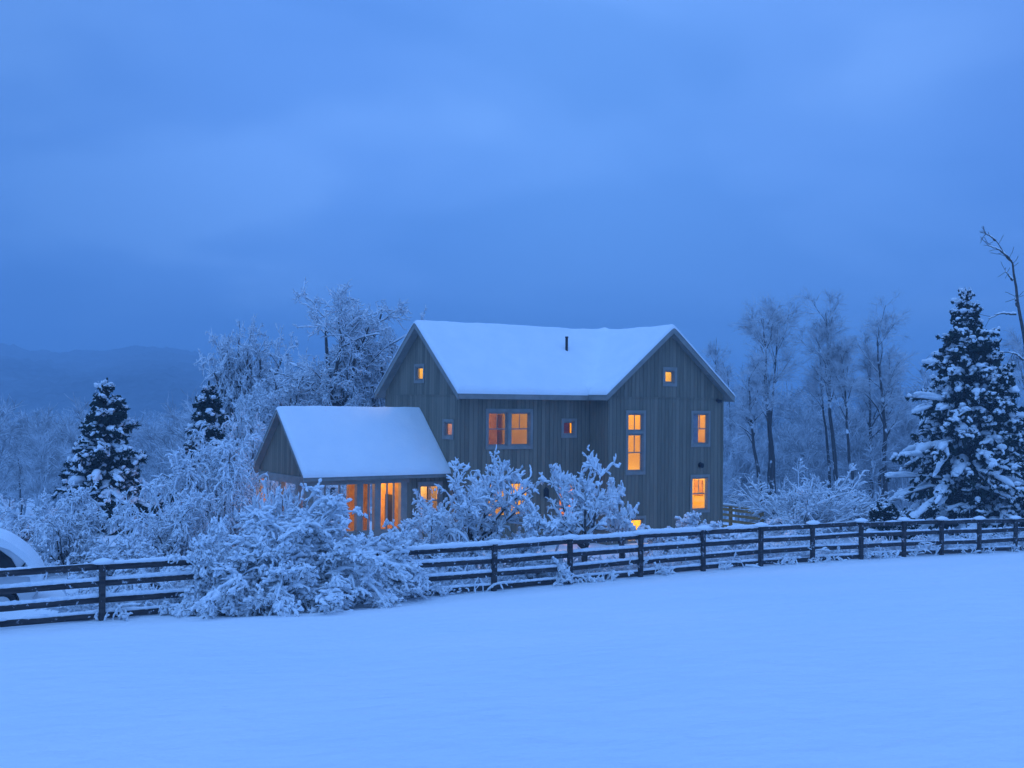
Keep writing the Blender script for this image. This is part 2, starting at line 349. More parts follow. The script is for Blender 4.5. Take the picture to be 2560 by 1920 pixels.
def snow_on(P, R, th, rng, k=5, jit=0.3, minh=0.35, lift=0.45, drop=0.0):
    n, K, _ = P.shape
    if drop:
        keep = rng.rand(n) > drop; P = P[keep]; R = R[keep]; n = len(P)
    T = nrm(np.gradient(P, axis=1)); h = np.sqrt(np.clip(1 - T[..., 2] ** 2, 0, 1))
    rs = th * (minh + (1 - minh) * h) * (0.45 + 1.1 * rng.rand(n, K)) * rng.uniform(0.7, 1.3, (n, 1))
    rs[:, 0] *= 0.6; rs[:, -1] *= 0.35
    Q = P.copy(); Q[..., 2] += R + rs * lift
    return tubes(Q, rs + R * 0.5, k, jit, rng)
def fit(levels, cx, cy, z0, top, hw):
    A = np.concatenate([P.reshape(-1, 3) for P, R in levels])
    s = hw / np.percentile(np.abs(A[:, 0]), 97); sz = top / np.percentile(A[:, 2], 99.7)
    return [(P * np.array([s, s, sz]) + np.array([cx, cy, z0]), R) for P, R in levels]
KX = lambda px: (px - 1280) / 2883.77 * 1.0
def at(px, Y):                                 # a spot on the ground in the direction of a column of the photograph
    X = KX(px) * Y; return X, Y, float(ground_z(X, Y))
def hgt(py, px, Y):                            # height of something seen at that row at that distance
    return EYE + (1004.3 + (px - 1280) * 0.01055 - py) / 2883.77 * Y

def plant(name, parts, label, cat, loc, group=None):
    e = empty(name, loc); tag(e, label, cat, group)
    for pn, (V, F), m in parts:
        mesh_np(pn, V - np.array(loc), F, m, e)
    return e

def shrub(px, Y, top_py, hw_px, seed, label, style='arch', dens=1.0, th=0.045, name='snowy_shrub', cat='shrub', group=None, base_dz=0.0, twigr=0.012):
    rng = np.random.RandomState(seed); X, Yy, z0 = at(px, Y); top = hgt(top_py, px, Y) - z0; hw = hw_px / 2883.77 * Y
    s = top / 2.6
    if style == 'arch':
        n0 = int(20 * dens); a = rng.rand(n0) * 2 * np.pi; ti = rng.uniform(0.08, 1.15, n0)
        d = np.stack([np.cos(a) * np.sin(ti), np.sin(a) * np.sin(ti), np.cos(ti)], -1); p = rng.randn(n0, 3) * 0.12; p[:, 2] = 0
        P0 = integrate(p, d, rng.uniform(2.2, 4.0, n0), 12, rng, rng.uniform(0.40, 0.80, n0), 0.06); R0 = np.linspace(0.035, 0.010, 12)[None].repeat(n0, 0) * rng.uniform(0.7, 1.2, (n0, 1))
        P1, R1 = branch(P0, R0, 10, (0.6, 1.5), (0.4, 1.1), 7, rng, 0.8, 0.16, (0.2, 1), 0.6)
        P2, R2 = branch(P1, R1, 7 , (0.2, 0.65), (0.5, 1.2), 5, rng, 1.3, 0.26, (0.1, 1), 0.7)
        P3, R3 = branch(P2, R2, 3.2, (0.10, 0.30), (0.4, 1.2), 4, rng, 1.2, 0.28, (0.05, 1), 0.7)
    elif style == 'weep':
        n0 = int(9 * dens); a = rng.rand(n0) * 2 * np.pi; ti = rng.uniform(0.05, 0.6, n0)
        d = np.stack([np.cos(a) * np.sin(ti), np.sin(a) * np.sin(ti), np.cos(ti)], -1); p = rng.randn(n0, 3) * 0.08; p[:, 2] = 0
        P0 = integrate(p, d, rng.uniform(2.8, 4.0, n0), 12, rng, rng.uniform(0.15, 0.35, n0), 0.08); R0 = np.linspace(0.07, 0.016, 12)[None].repeat(n0, 0)
        P1, R1 = branch(P0, R0, 18, (0.8, 2.0), (0.6, 1.3), 9, rng, 1.5, 0.16, (0.25, 1), 0.5)
        P2, R2 = branch(P1, R1, 8, (0.2, 0.8), (0.4, 1.2), 6, rng, 1.8, 0.22, (0.1, 1), 0.7)
        P3, R3 = branch(P2, R2, 2.2, (0.1, 0.3), (0.4, 1.0), 3, rng, 1.0, 0.2, (0.1, 1), 0.7)
    elif style == 'apple':
        n0 = int(7 * dens) + 1; a = np.linspace(0, 2 * np.pi, n0, endpoint=False) + rng.rand(n0) * 0.5; ti = rng.uniform(0.25, 1.15, n0)
        tr = integrate(np.zeros((1, 3)), np.array([[0.05, 0, 1.]]), np.array([0.9]), 5, rng, 0, 0.06); tR = np.linspace(0.13, 0.09, 5)[None]
        d = np.stack([np.cos(a) * np.sin(ti), np.sin(a) * np.sin(ti), np.cos(ti)], -1)
        P0 = integrate(np.repeat(tr[:, -1], n0, 0) - [0, 0, 0.1], d, rng.uniform(1.8, 2.9, n0), 10, rng, rng.uniform(-0.25, 0.2, n0), 0.10); R0 = np.linspace(0.06, 0.02, 10)[None].repeat(n0, 0)
        P1, R1 = branch(P0, R0, 8, (0.6, 1.5), (0.4, 1.1), 7, rng, -0.1, 0.16, (0.2, 1), 0.6)
        P2, R2 = branch(P1, R1, 6, (0.25, 0.7), (0.4, 1.2), 5, rng, 0.15, 0.2, (0.1, 1), 0.7)
        P3, R3 = branch(P2, R2, 3.2, (0.10, 0.28), (0.4, 1.1), 3, rng, 0.0, 0.2, (0.1, 1), 0.7)
        P0 = np.concatenate([P0, np.repeat(tr[:, :1], 1, 0) + (np.linspace(0, 1, 10)[None, :, None] * (tr[:, -1:] - tr[:, :1]))]); R0 = np.concatenate([R0, np.linspace(0.13, 0.09, 10)[None]])
    else:   # 'spray' : straight ascending rods
        n0 = int(26 * dens); a = rng.rand(n0) * 2 * np.pi; ti = rng.uniform(0.2, 1.2, n0)
        d = np.stack([np.cos(a) * np.sin(ti), np.sin(a) * np.sin(ti), np.cos(ti)], -1); p = rng.randn(n0, 3) * 0.25; p[:, 2] = 0
        P0 = integrate(p, d, rng.uniform(2.0, 3.8, n0), 8, rng, -0.02, 0.05); R0 = np.linspace(0.03, 0.012, 8)[None].repeat(n0, 0)
        P1, R1 = branch(P0, R0, 7, (0.6, 1.3), (0.3, 0.8), 5, rng, 0.05, 0.1, (0.2, 1), 0.6)
        P2, R2 = branch(P1, R1, 5, (0.2, 0.7), (0.4, 1.0), 4, rng, 0.2, 0.2, (0.1, 1), 0.7)
        P3, R3 = branch(P2, R2, 1.0, (0.1, 0.3), (0.4, 1.0), 3, rng, 0.2, 0.2, (0.1, 1), 0.7)
    R2 = np.maximum(R2, 0.006); R3 = np.maximum(R3, 0.005); th = th * 0.98
    L = fit([(P0, R0), (P1, R1), (P2, R2), (P3, R3)], X, Yy, z0, top, hw)
    lim = lambda P, R: (P[(P[..., 2].min(1) > z0 + 0.03)], R[(P[..., 2].min(1) > z0 + 0.03)])
    L = [L[0]] + [lim(P, R) for P, R in L[1:]]
    wood = merge([tubes(P, R, 5 if i < 2 else 4) for i, (P, R) in enumerate(L)])
    snow = merge([snow_on(*L[0], th * 1.0, rng, 6, 0.3, 0.15), snow_on(*L[1], th * 1.0, rng, 6, 0.35, 0.3), snow_on(*L[2], th, rng, 5, 0.4, 0.4, lift=0.7, drop=0.08), snow_on(*L[3], th * 0.9, rng, 5, 0.35, 0.55, lift=0.7, drop=0.08)])
    return plant(name, [('branches', wood, BARK), ('snow_load', snow, SNOWB)], label, cat, (X, Yy, z0), group)

def spruce(px, Y, top_py, hw_px, seed, label, group, base_z=None, dens=1.0, blob=1.0, lean=0.0):
    rng = np.random.RandomState(seed); X, Yy, z0 = at(px, Y)
    if base_z is not None: z0 = base_z
    H = hgt(top_py, px, Y) - z0; hw = hw_px / 2883.77 * Y
    loc = np.array([X, Yy, z0])
    tr = np.stack([lean * H * np.linspace(0, 1, 14) ** 2, np.zeros(14), np.linspace(0, H * 0.985, 14)], -1)[None]; trR = np.linspace(hw * 0.075, 0.02, 14)[None]
    n = int(150 * dens); nw = max(9, int(H * 1.9)); u = (rng.randint(0, nw, n) + rng.normal(0, 0.10, n)) / nw; u = np.clip(u, 0, 1) ** 1.05; zt = np.clip(0.05 + 0.93 * u, 0.03, 0.985); a = rng.rand(n) * 2 * np.pi
    prof = np.clip(1 - zt, 0, 1) ** 0.92; asym = 1 + 0.14 * np.sin(a * 2 + seed) + 0.12 * np.sin(zt * 23 + a * 3 + seed)
    Lb = (0.12 + hw * prof * 1.08) * rng.uniform(0.62, 1.16, n) * asym
    p = np.stack([np.interp(zt, np.linspace(0, 1, 14), tr[0, :, 0]), np.zeros(n), zt * H], -1)
    el = np.interp(zt, [0, 0.6, 1], [0.0, 0.25, 1.15]) + rng.uniform(-0.15, 0.15, n)
    d = np.stack([np.cos(a) * np.cos(el), np.sin(a) * np.cos(el), np.sin(el)], -1)
    P0 = integrate(p, d, Lb, 8, rng, 0.42 / np.maximum(Lb, 0.4), 0.05); R0 = np.linspace(1, 0.3, 8)[None] * (0.012 + 0.012 * Lb[:, None])
    P1, R1 = branch(P0, R0, 9, (0.25, 0.55), (0.5, 1.0), 4, rng, 0.8, 0.1, (0.15, 1.0), 0.6, taper=0.35)
    sc = np.clip(hw / 2.2, 0.62, 1.25)
    P1 = P1[:, :1] + (P1 - P1[:, :1]) * sc * np.clip((1.02 - P1[:, :1, 2:3] / H) * 2.4, 0.16, 1)
    P2, R2 = branch(P1, R1, 9, (0.12, 0.30), (0.5, 1.1), 3, rng, 0.9, 0.15, (0.05, 1.0), 0.8)
    tf = lambda P: np.clip((1.0 - P[:, :1, 2:3] / H) * 5 + 0.12, 0.22, 1)
    P2 = P2[:, :1] + (P2 - P2[:, :1]) * tf(P2)
    wood = merge([tubes(tr, trR, 8), tubes(P0, R0, 4)])
    # needles: shaggy sleeves plus loose sprigs
    s1 = tubes(P1, 0.055 * np.array([0.7, 1.0, 0.8, 0.2])[None] * sc * tf(P1)[..., 0], 5, 0.5, rng)
    s2 = tubes(P2, 0.034 * np.array([0.9, 0.8, 0.15])[None] * sc * tf(P2)[..., 0], 4, 0.5, rng)
    P3, R3 = branch(P2, R2, 2.0, (0.06, 0.16), (0.6, 1.3), 2, rng, 0.3, 0.1, (0.0, 1.0), 0.8); P3 = P3[:, :1] + (P3 - P3[:, :1]) * tf(P3)
    s3 = tubes(P3, R3 * 0 + np.array([0.02, 0.006])[None] * sc, 3)
    tip = tr[:, 9:].copy(); s5 = tubes(tip, 0.075 * np.linspace(1.6, 0.35, 5)[None], 6, 0.5, rng)
    # inner mass so the heart of the tree is closed by boughs
    low = P0[:, 0, 2] < 0.85 * H; Pi, Ri = branch(P0[low], R0[low], 7, (0.3, 0.7), (0.6, 1.3), 4, rng, 1.2, 0.15, (0.05, 0.7), 0.6)
    s4 = tubes(Pi, Ri * 0 + 0.075 * sc, 4, 0.5, rng)
    # snow pads on the boughs: long lumpy cushions
    def pads(P, frac, r0, r1, span):
        m = int(len(P) * frac); idx = rng.randint(0, len(P), m); m = len(idx); Q = P[idx]; K = Q.shape[1]
        t0 = rng.uniform(0.35, 1.0 - span * 0.35, m); ln = rng.uniform(0.5, 1.0, m) * span; k2 = 7
        tt = np.clip(t0[:, None] + ln[:, None] * (np.linspace(0, 1, k2)[None] - 0.3), 0, 1) * (K - 1); i = np.minimum(tt.astype(int), K - 2); w_ = (tt - i)[..., None]
        ii = np.arange(m)[:, None]; S = Q[ii, i] * (1 - w_) + Q[ii, i + 1] * w_
        pr = np.sqrt(np.clip(1 - np.linspace(-0.98, 0.98, k2) ** 2, 0.02, 1))[None] * rng.uniform(r0, r1, (m, 1)) * np.clip((1.0 - Q[:, :1, 2] / H) * 4 + 0.1, 0.2, 1) * (0.8 + 0.4 * rng.rand(m, k2))
        S = S.copy(); S[..., 2] += pr * 0.45 + 0.05; S += rng.randn(m, 1, 3) * 0.05
        return tubes(S, pr, 9, 0.16, rng, 0.62)
    small = np.clip(1.15 - 0, 0, 2)
    snow = [pads(P0, 1.7 * blob, 0.07 * sc, 0.17 * sc, 0.62), pads(P0, 0.22 * blob, 0.17 * sc, 0.27 * sc, 0.45), pads(P1, 1.4 * blob, 0.05 * sc, 0.11 * sc, 0.9)]
    snow.append(snow_on(P1, R1 * 0 + 0.04 * sc, 0.035 * sc, rng, 4, 0.4, 0.2, drop=0.45))
    tr_ = lambda VF: (VF[0] + loc, VF[1])
    return plant('spruce_tree', [('trunk', tr_(wood), BARK), ('crown', tr_(merge([s1, s2, s3, s4, s5])), NEEDLE), ('snow_load', tr_(merge(snow)), SNOWB)], label, 'spruce tree', (X, Yy, z0), group)

def tall_tree(px_base, px_top, Y, top_py, hw_px, seed, label, fork=0.5, trunk_r=0.16, group='tall bare trees behind the house', snow=0.5, name='bare_tree', bend=0.0, dens=1.0):
    rng = np.random.RandomState(seed); X, Yy, z0 = at(px_base, Y); H = hgt(top_py, px_top, Y) - z0; dx = (px_top - px_base) / 2883.77 * Y
    loc = np.array([X, Yy, z0]); K = 16; t = np.linspace(0, 1, K)
    tr = np.stack([dx * t ** 1.4 + bend * np.sin(t * math.pi) + np.cumsum(rng.randn(K)) * 0.05, np.cumsum(rng.randn(K)) * 0.05, t * H * 0.93], -1)[None]
    trR = (trunk_r * 1.1 * (1 - 0.88 * t ** 1.1))[None]
    hw = hw_px / 2883.77 * Y
    P1, R1 = branch(tr, trR, int(14 * dens), (hw * 1.35, hw * 2.4), (0.35, 0.75), 10, rng, -0.09, 0.09, (fork, 0.97), 0.62, 0.2, taper=0.45)
    P2, R2 = branch(P1, R1, 7, (hw * 0.4, hw * 1.0), (0.35, 0.9), 7, rng, -0.04, 0.13, (0.2, 1), 0.6)
    P3, R3 = branch(P2, R2, 6.5, (0.4, 1.3), (0.35, 0.9), 5, rng, 0.0, 0.13, (0.15, 1), 0.6)
    P4, R4 = branch(P3, R3, 3.6, (0.3, 0.8), (0.4, 0.9), 3, rng, 0.1, 0.13, (0.15, 1), 0.7)
    sz_ = np.array([1, 1, H / max(np.percentile(P[..., 2], 99.8) for P in (P2, P3, P4))])
    tr = tr * sz_; P1 = P1 * sz_; P2 = P2 * sz_; P3 = P3 * sz_; P4 = P4 * sz_
    R2 = np.maximum(R2, 0.010); R3 = np.maximum(R3, 0.0065); R4 = np.maximum(R4, 0.005)
    trunk = merge([tubes(tr, trR, 9), tubes(P1, np.maximum(R1, 0.018), 5)]); crown = merge([tubes(P2, R2, 4), tubes(P3, R3, 3), tubes(P4, R4, 3)])
    sn = merge([snow_on(P1, R1 * .7, 0.014, rng, 4, 0.3, 0.15, lift=.9), snow_on(P2, R2 * .6, 0.010, rng, 4, 0.3, 0.15, drop=0.45, lift=.9), snow_on(P3, R3 * .6, 0.008, rng, 3, 0.3, 0.3, drop=0.6, lift=.9)])
    tl = lambda VF: (VF[0] + loc, VF[1])
    return plant(name, [('trunk', tl(trunk), BARKS), ('crown', tl(crown), TWIGD), ('snow_load', tl(sn), SNOWB)], label, 'bare tree', (X, Yy, z0), group)

def round_tree(px, Y, top_py, hw_px, seed, label, dens=1.0, th=0.05, group=None, droop=0.03):
    """big spreading broadleaf, every twig carrying snow"""
    rng = np.random.RandomState(seed); X, Yy, z0 = at(px, Y); top = hgt(top_py, px, Y) - z0; hw = hw_px / 2883.77 * Y
    n0 = 9; a = np.linspace(0, 2 * np.pi, n0, endpoint=False) + rng.rand(n0) * 0.6; ti = rng.uniform(0.15, 1.0, n0)
    d = np.stack([np.cos(a) * np.sin(ti), np.sin(a) * np.sin(ti), np.cos(ti)], -1)
    hb = rng.uniform(1.8, 4.6, n0); p = np.stack([np.zeros(n0), np.zeros(n0), hb], -1)
    K = 12; t = np.linspace(0, 1, K)
    tr = np.stack([0.3 * np.sin(t * 5), 0.2 * np.sin(t * 4), t * 9.0], -1)[None]; trR = (0.30 * (1 - 0.85 * t))[None]
    p[:, 0] = 0.3 * np.sin(hb / 9 * 5); p[:, 1] = 0.2 * np.sin(hb / 9 * 4)
    P0 = integrate(p, d, rng.uniform(4.0, 6.2, n0), 12, rng, rng.uniform(-0.06, 0.06, n0), 0.11); R0 = np.linspace(0.15, 0.04, 12)[None].repeat(n0, 0)
    P0 = np.concatenate([P0, tr]); R0 = np.concatenate([R0, trR])
    P1, R1 = branch(P0, R0, 10 * dens, (1.5, 3.2), (0.5, 1.1), 8, rng, droop, 0.16, (0.3, 1), 0.55)
    P2, R2 = branch(P1, R1, 8, (0.5, 1.4), (0.5, 1.3), 6, rng, droop, 0.30, (0.2, 1), 0.6)
    P3, R3 = branch(P2, R2, 9, (0.15, 0.50), (0.5, 1.4), 4, rng, 0.1, 0.3, (0.1, 1), 0.6)
    R2 = np.maximum(R2, 0.012); R3 = np.maximum(R3, 0.009)
    L = fit([(P0, R0), (P1, R1), (P2, R2), (P3, R3)], X, Yy, z0, top, hw)
    trunk = merge([tubes(*L[0], 8), tubes(*L[1], 5)]); crown = merge([tubes(*L[2], 4), tubes(*L[3], 3)])
    sn = merge([snow_on(L[0][0], L[0][1] * .6, th * 0.9, rng, 6, 0.3, 0.0, lift=1.1), snow_on(L[1][0], L[1][1] * .7, th * 0.9, rng, 5, 0.3, 0.1, lift=.9), snow_on(*L[2], th * .8, rng, 4, 0.4, 0.35), snow_on(*L[3], th * 0.6, rng, 3, 0.35, 0.6)])
    return plant('snowy_tree', [('trunk', trunk, BARK), ('crown', crown, TWIG), ('snow_load', sn, SNOWB)], label, 'tree', (X, Yy, z0), group)

# ================================================================== the house
HYAW = 0.5907; D = 5.778; W = 5.989; L_ = 5.904; P_ = 1.164; HR = 8.2204; HE = 5.8
SLM = (HR - HE) / (D / 2); SLW = (HR - HE) / (W / 2); OV = 0.35; RK = 0.30; TH = 0.22; UC = L_ + W / 2
house = empty('house', (-1.8572, 41.7331, 0.0), HYAW)
tag(house, 'weathered grey board sided two storey house with lit windows and a thick snow covered roof', 'house')
CH, SH = math.cos(HYAW), math.sin(HYAW)
def hw_(u, v, z): return (-1.8572 + u * CH - v * SH, 41.7331 + u * SH + v * CH, z)

def wall_panel(mb, axis, c0, c1, poly, holes):
    """panel between planes c0 and c1 (axis 'V': plane V=c, coordinate s=U) with rectangular openings"""
    f = (lambda s, z, c: (s, c, z)) if axis == 'V' else (lambda s, z, c: (c, s, z))
    loops = [poly] + [[(a, b), (a, d), (c, d), (c, b)] for a, b, c, d in holes]
    flat = [p for l in loops for p in l]
    tris = tessellate_polygon([[Vector((p[0], p[1], 0)) for p in l] for l in loops])
    for c in (c0, c1):
        n = len(mb.V); mb.V += [f(p[0], p[1], c) for p in flat]; mb.F += [tuple(n + i for i in t) for t in tris]
    for l in loops:
        n = len(mb.V); k = len(l); mb.V += [f(p[0], p[1], c0) for p in l] + [f(p[0], p[1], c1) for p in l]
        mb.F += [(n + i, n + (i + 1) % k, n + k + (i + 1) % k, n + k + i) for i in range(k)]
Zb = -0.8
# openings : (s0, z0, s1, z1)
H_main = {'dbl_up_a': (1.19, 3.67, 2.06, 4.95), 'dbl_up_b': (2.20, 3.67, 3.07, 4.95), 'square': (4.62, 4.06, 5.16, 4.60),
          'dbl_lo_a': (1.19, 1.05, 2.06, 2.33), 'dbl_lo_b': (2.20, 1.05, 3.07, 2.33), 'door': (4.45, 0.06, 5.25, 2.28)}
H_wing = {'attic': (8.73, 6.12, 9.23, 6.64), 'tall_top': (6.86, 4.22, 7.64, 4.93), 'tall': (6.86, 2.66, 7.64, 4.14), 'up_right': (10.24, 3.68, 11.08, 4.94),
          'low_right': (10.22, 1.02, 11.08, 2.36), 'low_left': (6.90, -0.08, 7.70, 0.84)}
H_gab = {'gattic': (2.63 + .10, 6.10, 3.33, 6.64), 'gsmall': (0.52, 4.02, 1.12, 4.56)}
g = lambda c, hh, zt: [(c - hh, HE), (c, HR), (c + hh, HE)]
wb = MB()
wall_panel(wb, 'V', 0.0, 0.16, [(0.16, Zb), (L_, Zb), (L_, HE), (0.16, HE)], list(H_main.values()))
wall_panel(wb, 'U', 0.0, 0.16, [(0, Zb), (D, Zb), (D, HE), (D / 2, HR), (0, HE)], list(H_gab.values()))
wall_panel(wb, 'V', -P_, -P_ + 0.16, [(L_, Zb), (L_ + W, Zb), (L_ + W, HE), (UC, HR), (L_, HE)], list(H_wing.values()))
wall_panel(wb, 'U', L_, L_ + 0.16, [(-P_ + 0.16, Zb), (0.16, Zb), (0.16, HE + .05), (-P_ + 0.16, HE + .05)], [])
wall_panel(wb, 'U', L_ + W - 0.16, L_ + W, [(-P_ + 0.16, Zb), (D, Zb), (D, HE), (-P_ + 0.16, HE)], [])
wall_panel(wb, 'V', D - 0.16, D, [(0.16, Zb), (L_ + W - 0.16, Zb), (L_ + W - 0.16, HE), (0.16, HE)], [])
wall_panel(wb, 'V', D - 0.12, D - 0.02, [(L_, HE + .01), (L_ + W, HE + .01), (UC, HR)], [])
wb.build('wall', SIDING, house)
# corner boards and the band at the foot of the gables
for (u, v, q) in ((0, 0, HE - .3), (L_, -P_, HE - .3), (0, D, HE - .3)): MB().box((u - 0.022, v - 0.022, Zb), (u + 0.10, v + (0.10 if v < 1 else .022), q)).build('corner_board', SIDING, house)
MB().box((L_ + W - .10, -P_ - .022, Zb), (L_ + W + .022, -P_ + .10, HE - .30)).build('corner_board', SIDING, house)
MB().box((L_ + 0.11, -P_ - 0.018, 5.52), (L_ + W - 0.11, -P_ - 0.001, 5.555)).build('drip_band', SIDING, house)
MB().box((-0.018, 0.11, 5.52), (-0.001, D - 0.02, 5.555)).build('drip_band', SIDING, house)

# roof : two crossing saddle slabs, boxed eaves, rake boards
def chevron(mb, axis, a0, a1, c, half, zr, slope, th):
    zt = zr + 0.12; ze = zt - half * slope
    poly = [(c - half, ze), (c, zt), (c + half, ze), (c + half, ze - th), (c, zt - th), (c - half, ze - th)]
    f0 = (lambda p: (a0, p[0], p[1])) if axis == 'U' else (lambda p: (p[0], a0, p[1]))
    f1 = (lambda p: (a1, p[0], p[1])) if axis == 'U' else (lambda p: (p[0], a1, p[1]))
    mb.prism(poly, f0, f1)
rb = MB()
chevron(rb, 'U', -RK, L_ + 0.16, D / 2, D / 2 + OV, HR, SLM, TH)
chevron(rb, 'V', -P_ - RK, D + RK, UC, W / 2 + OV, HR, SLW, TH)
roof = rb.build('roof', ROOFM, house)
fb = MB()
chevron(fb, 'U', -RK - 0.03, -RK + 0.002, D / 2, D / 2 + OV, HR + 0.003, SLM, TH + 0.03)
fb.build('rake_board', TRIM, house)
fb = MB()
chevron(fb, 'V', -P_ - RK - 0.03, -P_ - RK + 0.002, UC, W / 2 + OV, HR + 0.003, SLW, TH + 0.03)
fb.build('rake_board', TRIM, house)
ze = HE + 0.12 - OV * SLM
MB().box((-RK, -OV - 0.03, ze - 0.21), (L_ - OV - .005, -OV + 0.01, ze - 0.005)).build('fascia', TRIM, house)
MB().box((-0.0, -OV + 0.01, ze - 0.205), (L_, -0.003, ze - 0.175)).build('soffit', TRIM, house)

# snow on the roof as one height field over the joined plan
def roof_snow(name, us, vs, inside, height, dist, thick, parent):
    us = np.unique(np.round(us, 4)); vs = np.unique(np.round(vs, 4)); U, V = np.meshgrid(us, vs, indexing='ij')
    d = np.maximum(dist(U, V), 0); e = np.clip(d / 0.16, 0, 1)
    n = 0.09 * (fbm(U * 0.7 + 3, V * 0.7, 11) - 0.5) + 0.035 * (fbm(U * 3.1, V * 3.1, 12) - 0.5)
    Z = height(U, V) + 0.006 + (thick + n) * np.sqrt(1 - (1 - e) ** 2)
    Fq = []; m = len(vs); uc = (us[:-1] + us[1:]) / 2; vc = (vs[:-1] + vs[1:]) / 2; UU, VV = np.meshgrid(uc, vc, indexing='ij'); ins = inside(UU, VV)
    i, j = np.nonzero(ins); Fq = np.stack([i * m + j, (i + 1) * m + j, (i + 1) * m + j + 1, i * m + j + 1], -1)
    return mesh_np(name, np.stack([U, V, Z], -1).reshape(-1, 3), Fq, SNOW, parent)
def edge_lines(e): return [e + s for k in (0, 0.01, 0.03, 0.06, 0.10, 0.16) for s in (k, -k)]
r1 = (-RK - 0.05, UC, -OV - 0.04, D + OV + .04); r2 = (L_ - OV - 0.03, L_ + W + OV + 0.04, -P_ - RK - 0.05, D + RK + .05)
inr = lambda U, V, r: (U > r[0]) & (U < r[1]) & (V > r[2]) & (V < r[3])
dr = lambda U, V, r: np.minimum(np.minimum(U - r[0], r[1] - U), np.minimum(V - r[2], r[3] - V))
def hmain(U, V): return HR + 0.12 - np.sqrt((V - D / 2) ** 2 + 0.006) * SLM
def hcross(U, V): return HR + 0.12 - np.sqrt((U - UC) ** 2 + 0.006) * SLW
def hroof(U, V):
    a = np.where(dr(U, V, r1) >= -0.0001, hmain(U, V), -5); b = np.where(dr(U, V, r2) >= -0.0001, hcross(U, V), -5)
    k = 0.35; h = np.clip(k - np.abs(a - b), 0, None) / k
    return np.maximum(a, b) + h * h * k * 0.25
us = list(np.arange(r1[0], r2[1] + .05, 0.12)) + [e for x_ in (r1[0], UC, r2[0], r2[1]) for e in edge_lines(x_)]
vs_ = list(np.arange(r2[2], r1[3] + .05, 0.12)) + [e for x_ in (r1[2], r1[3], r2[2], r2[3], D / 2) for e in edge_lines(x_)]
us = [q for q in us if r1[0] - 1e-6 <= q <= r2[1] + 1e-6]; vs_ = [q for q in vs_ if r2[2] - 1e-6 <= q <= r1[3] + 1e-6]
roof_snow('roof_snow', us, vs_, lambda U, V: inr(U, V, r1) | inr(U, V, r2), hroof, lambda U, V: np.maximum(dr(U, V, (r1[0], UC + 0.5, r1[2], r1[3])), dr(U, V, r2)), 0.15, house)
v = MB(); v.cyl((5.95, 1.62, 6.95), (5.95, 1.62, 7.93), 0.055, 0.055); v.cyl((5.95, 1.62, 7.93), (5.95, 1.62, 7.97), 0.075, 0.07); v.build('vent_pipe', BLACK, house)

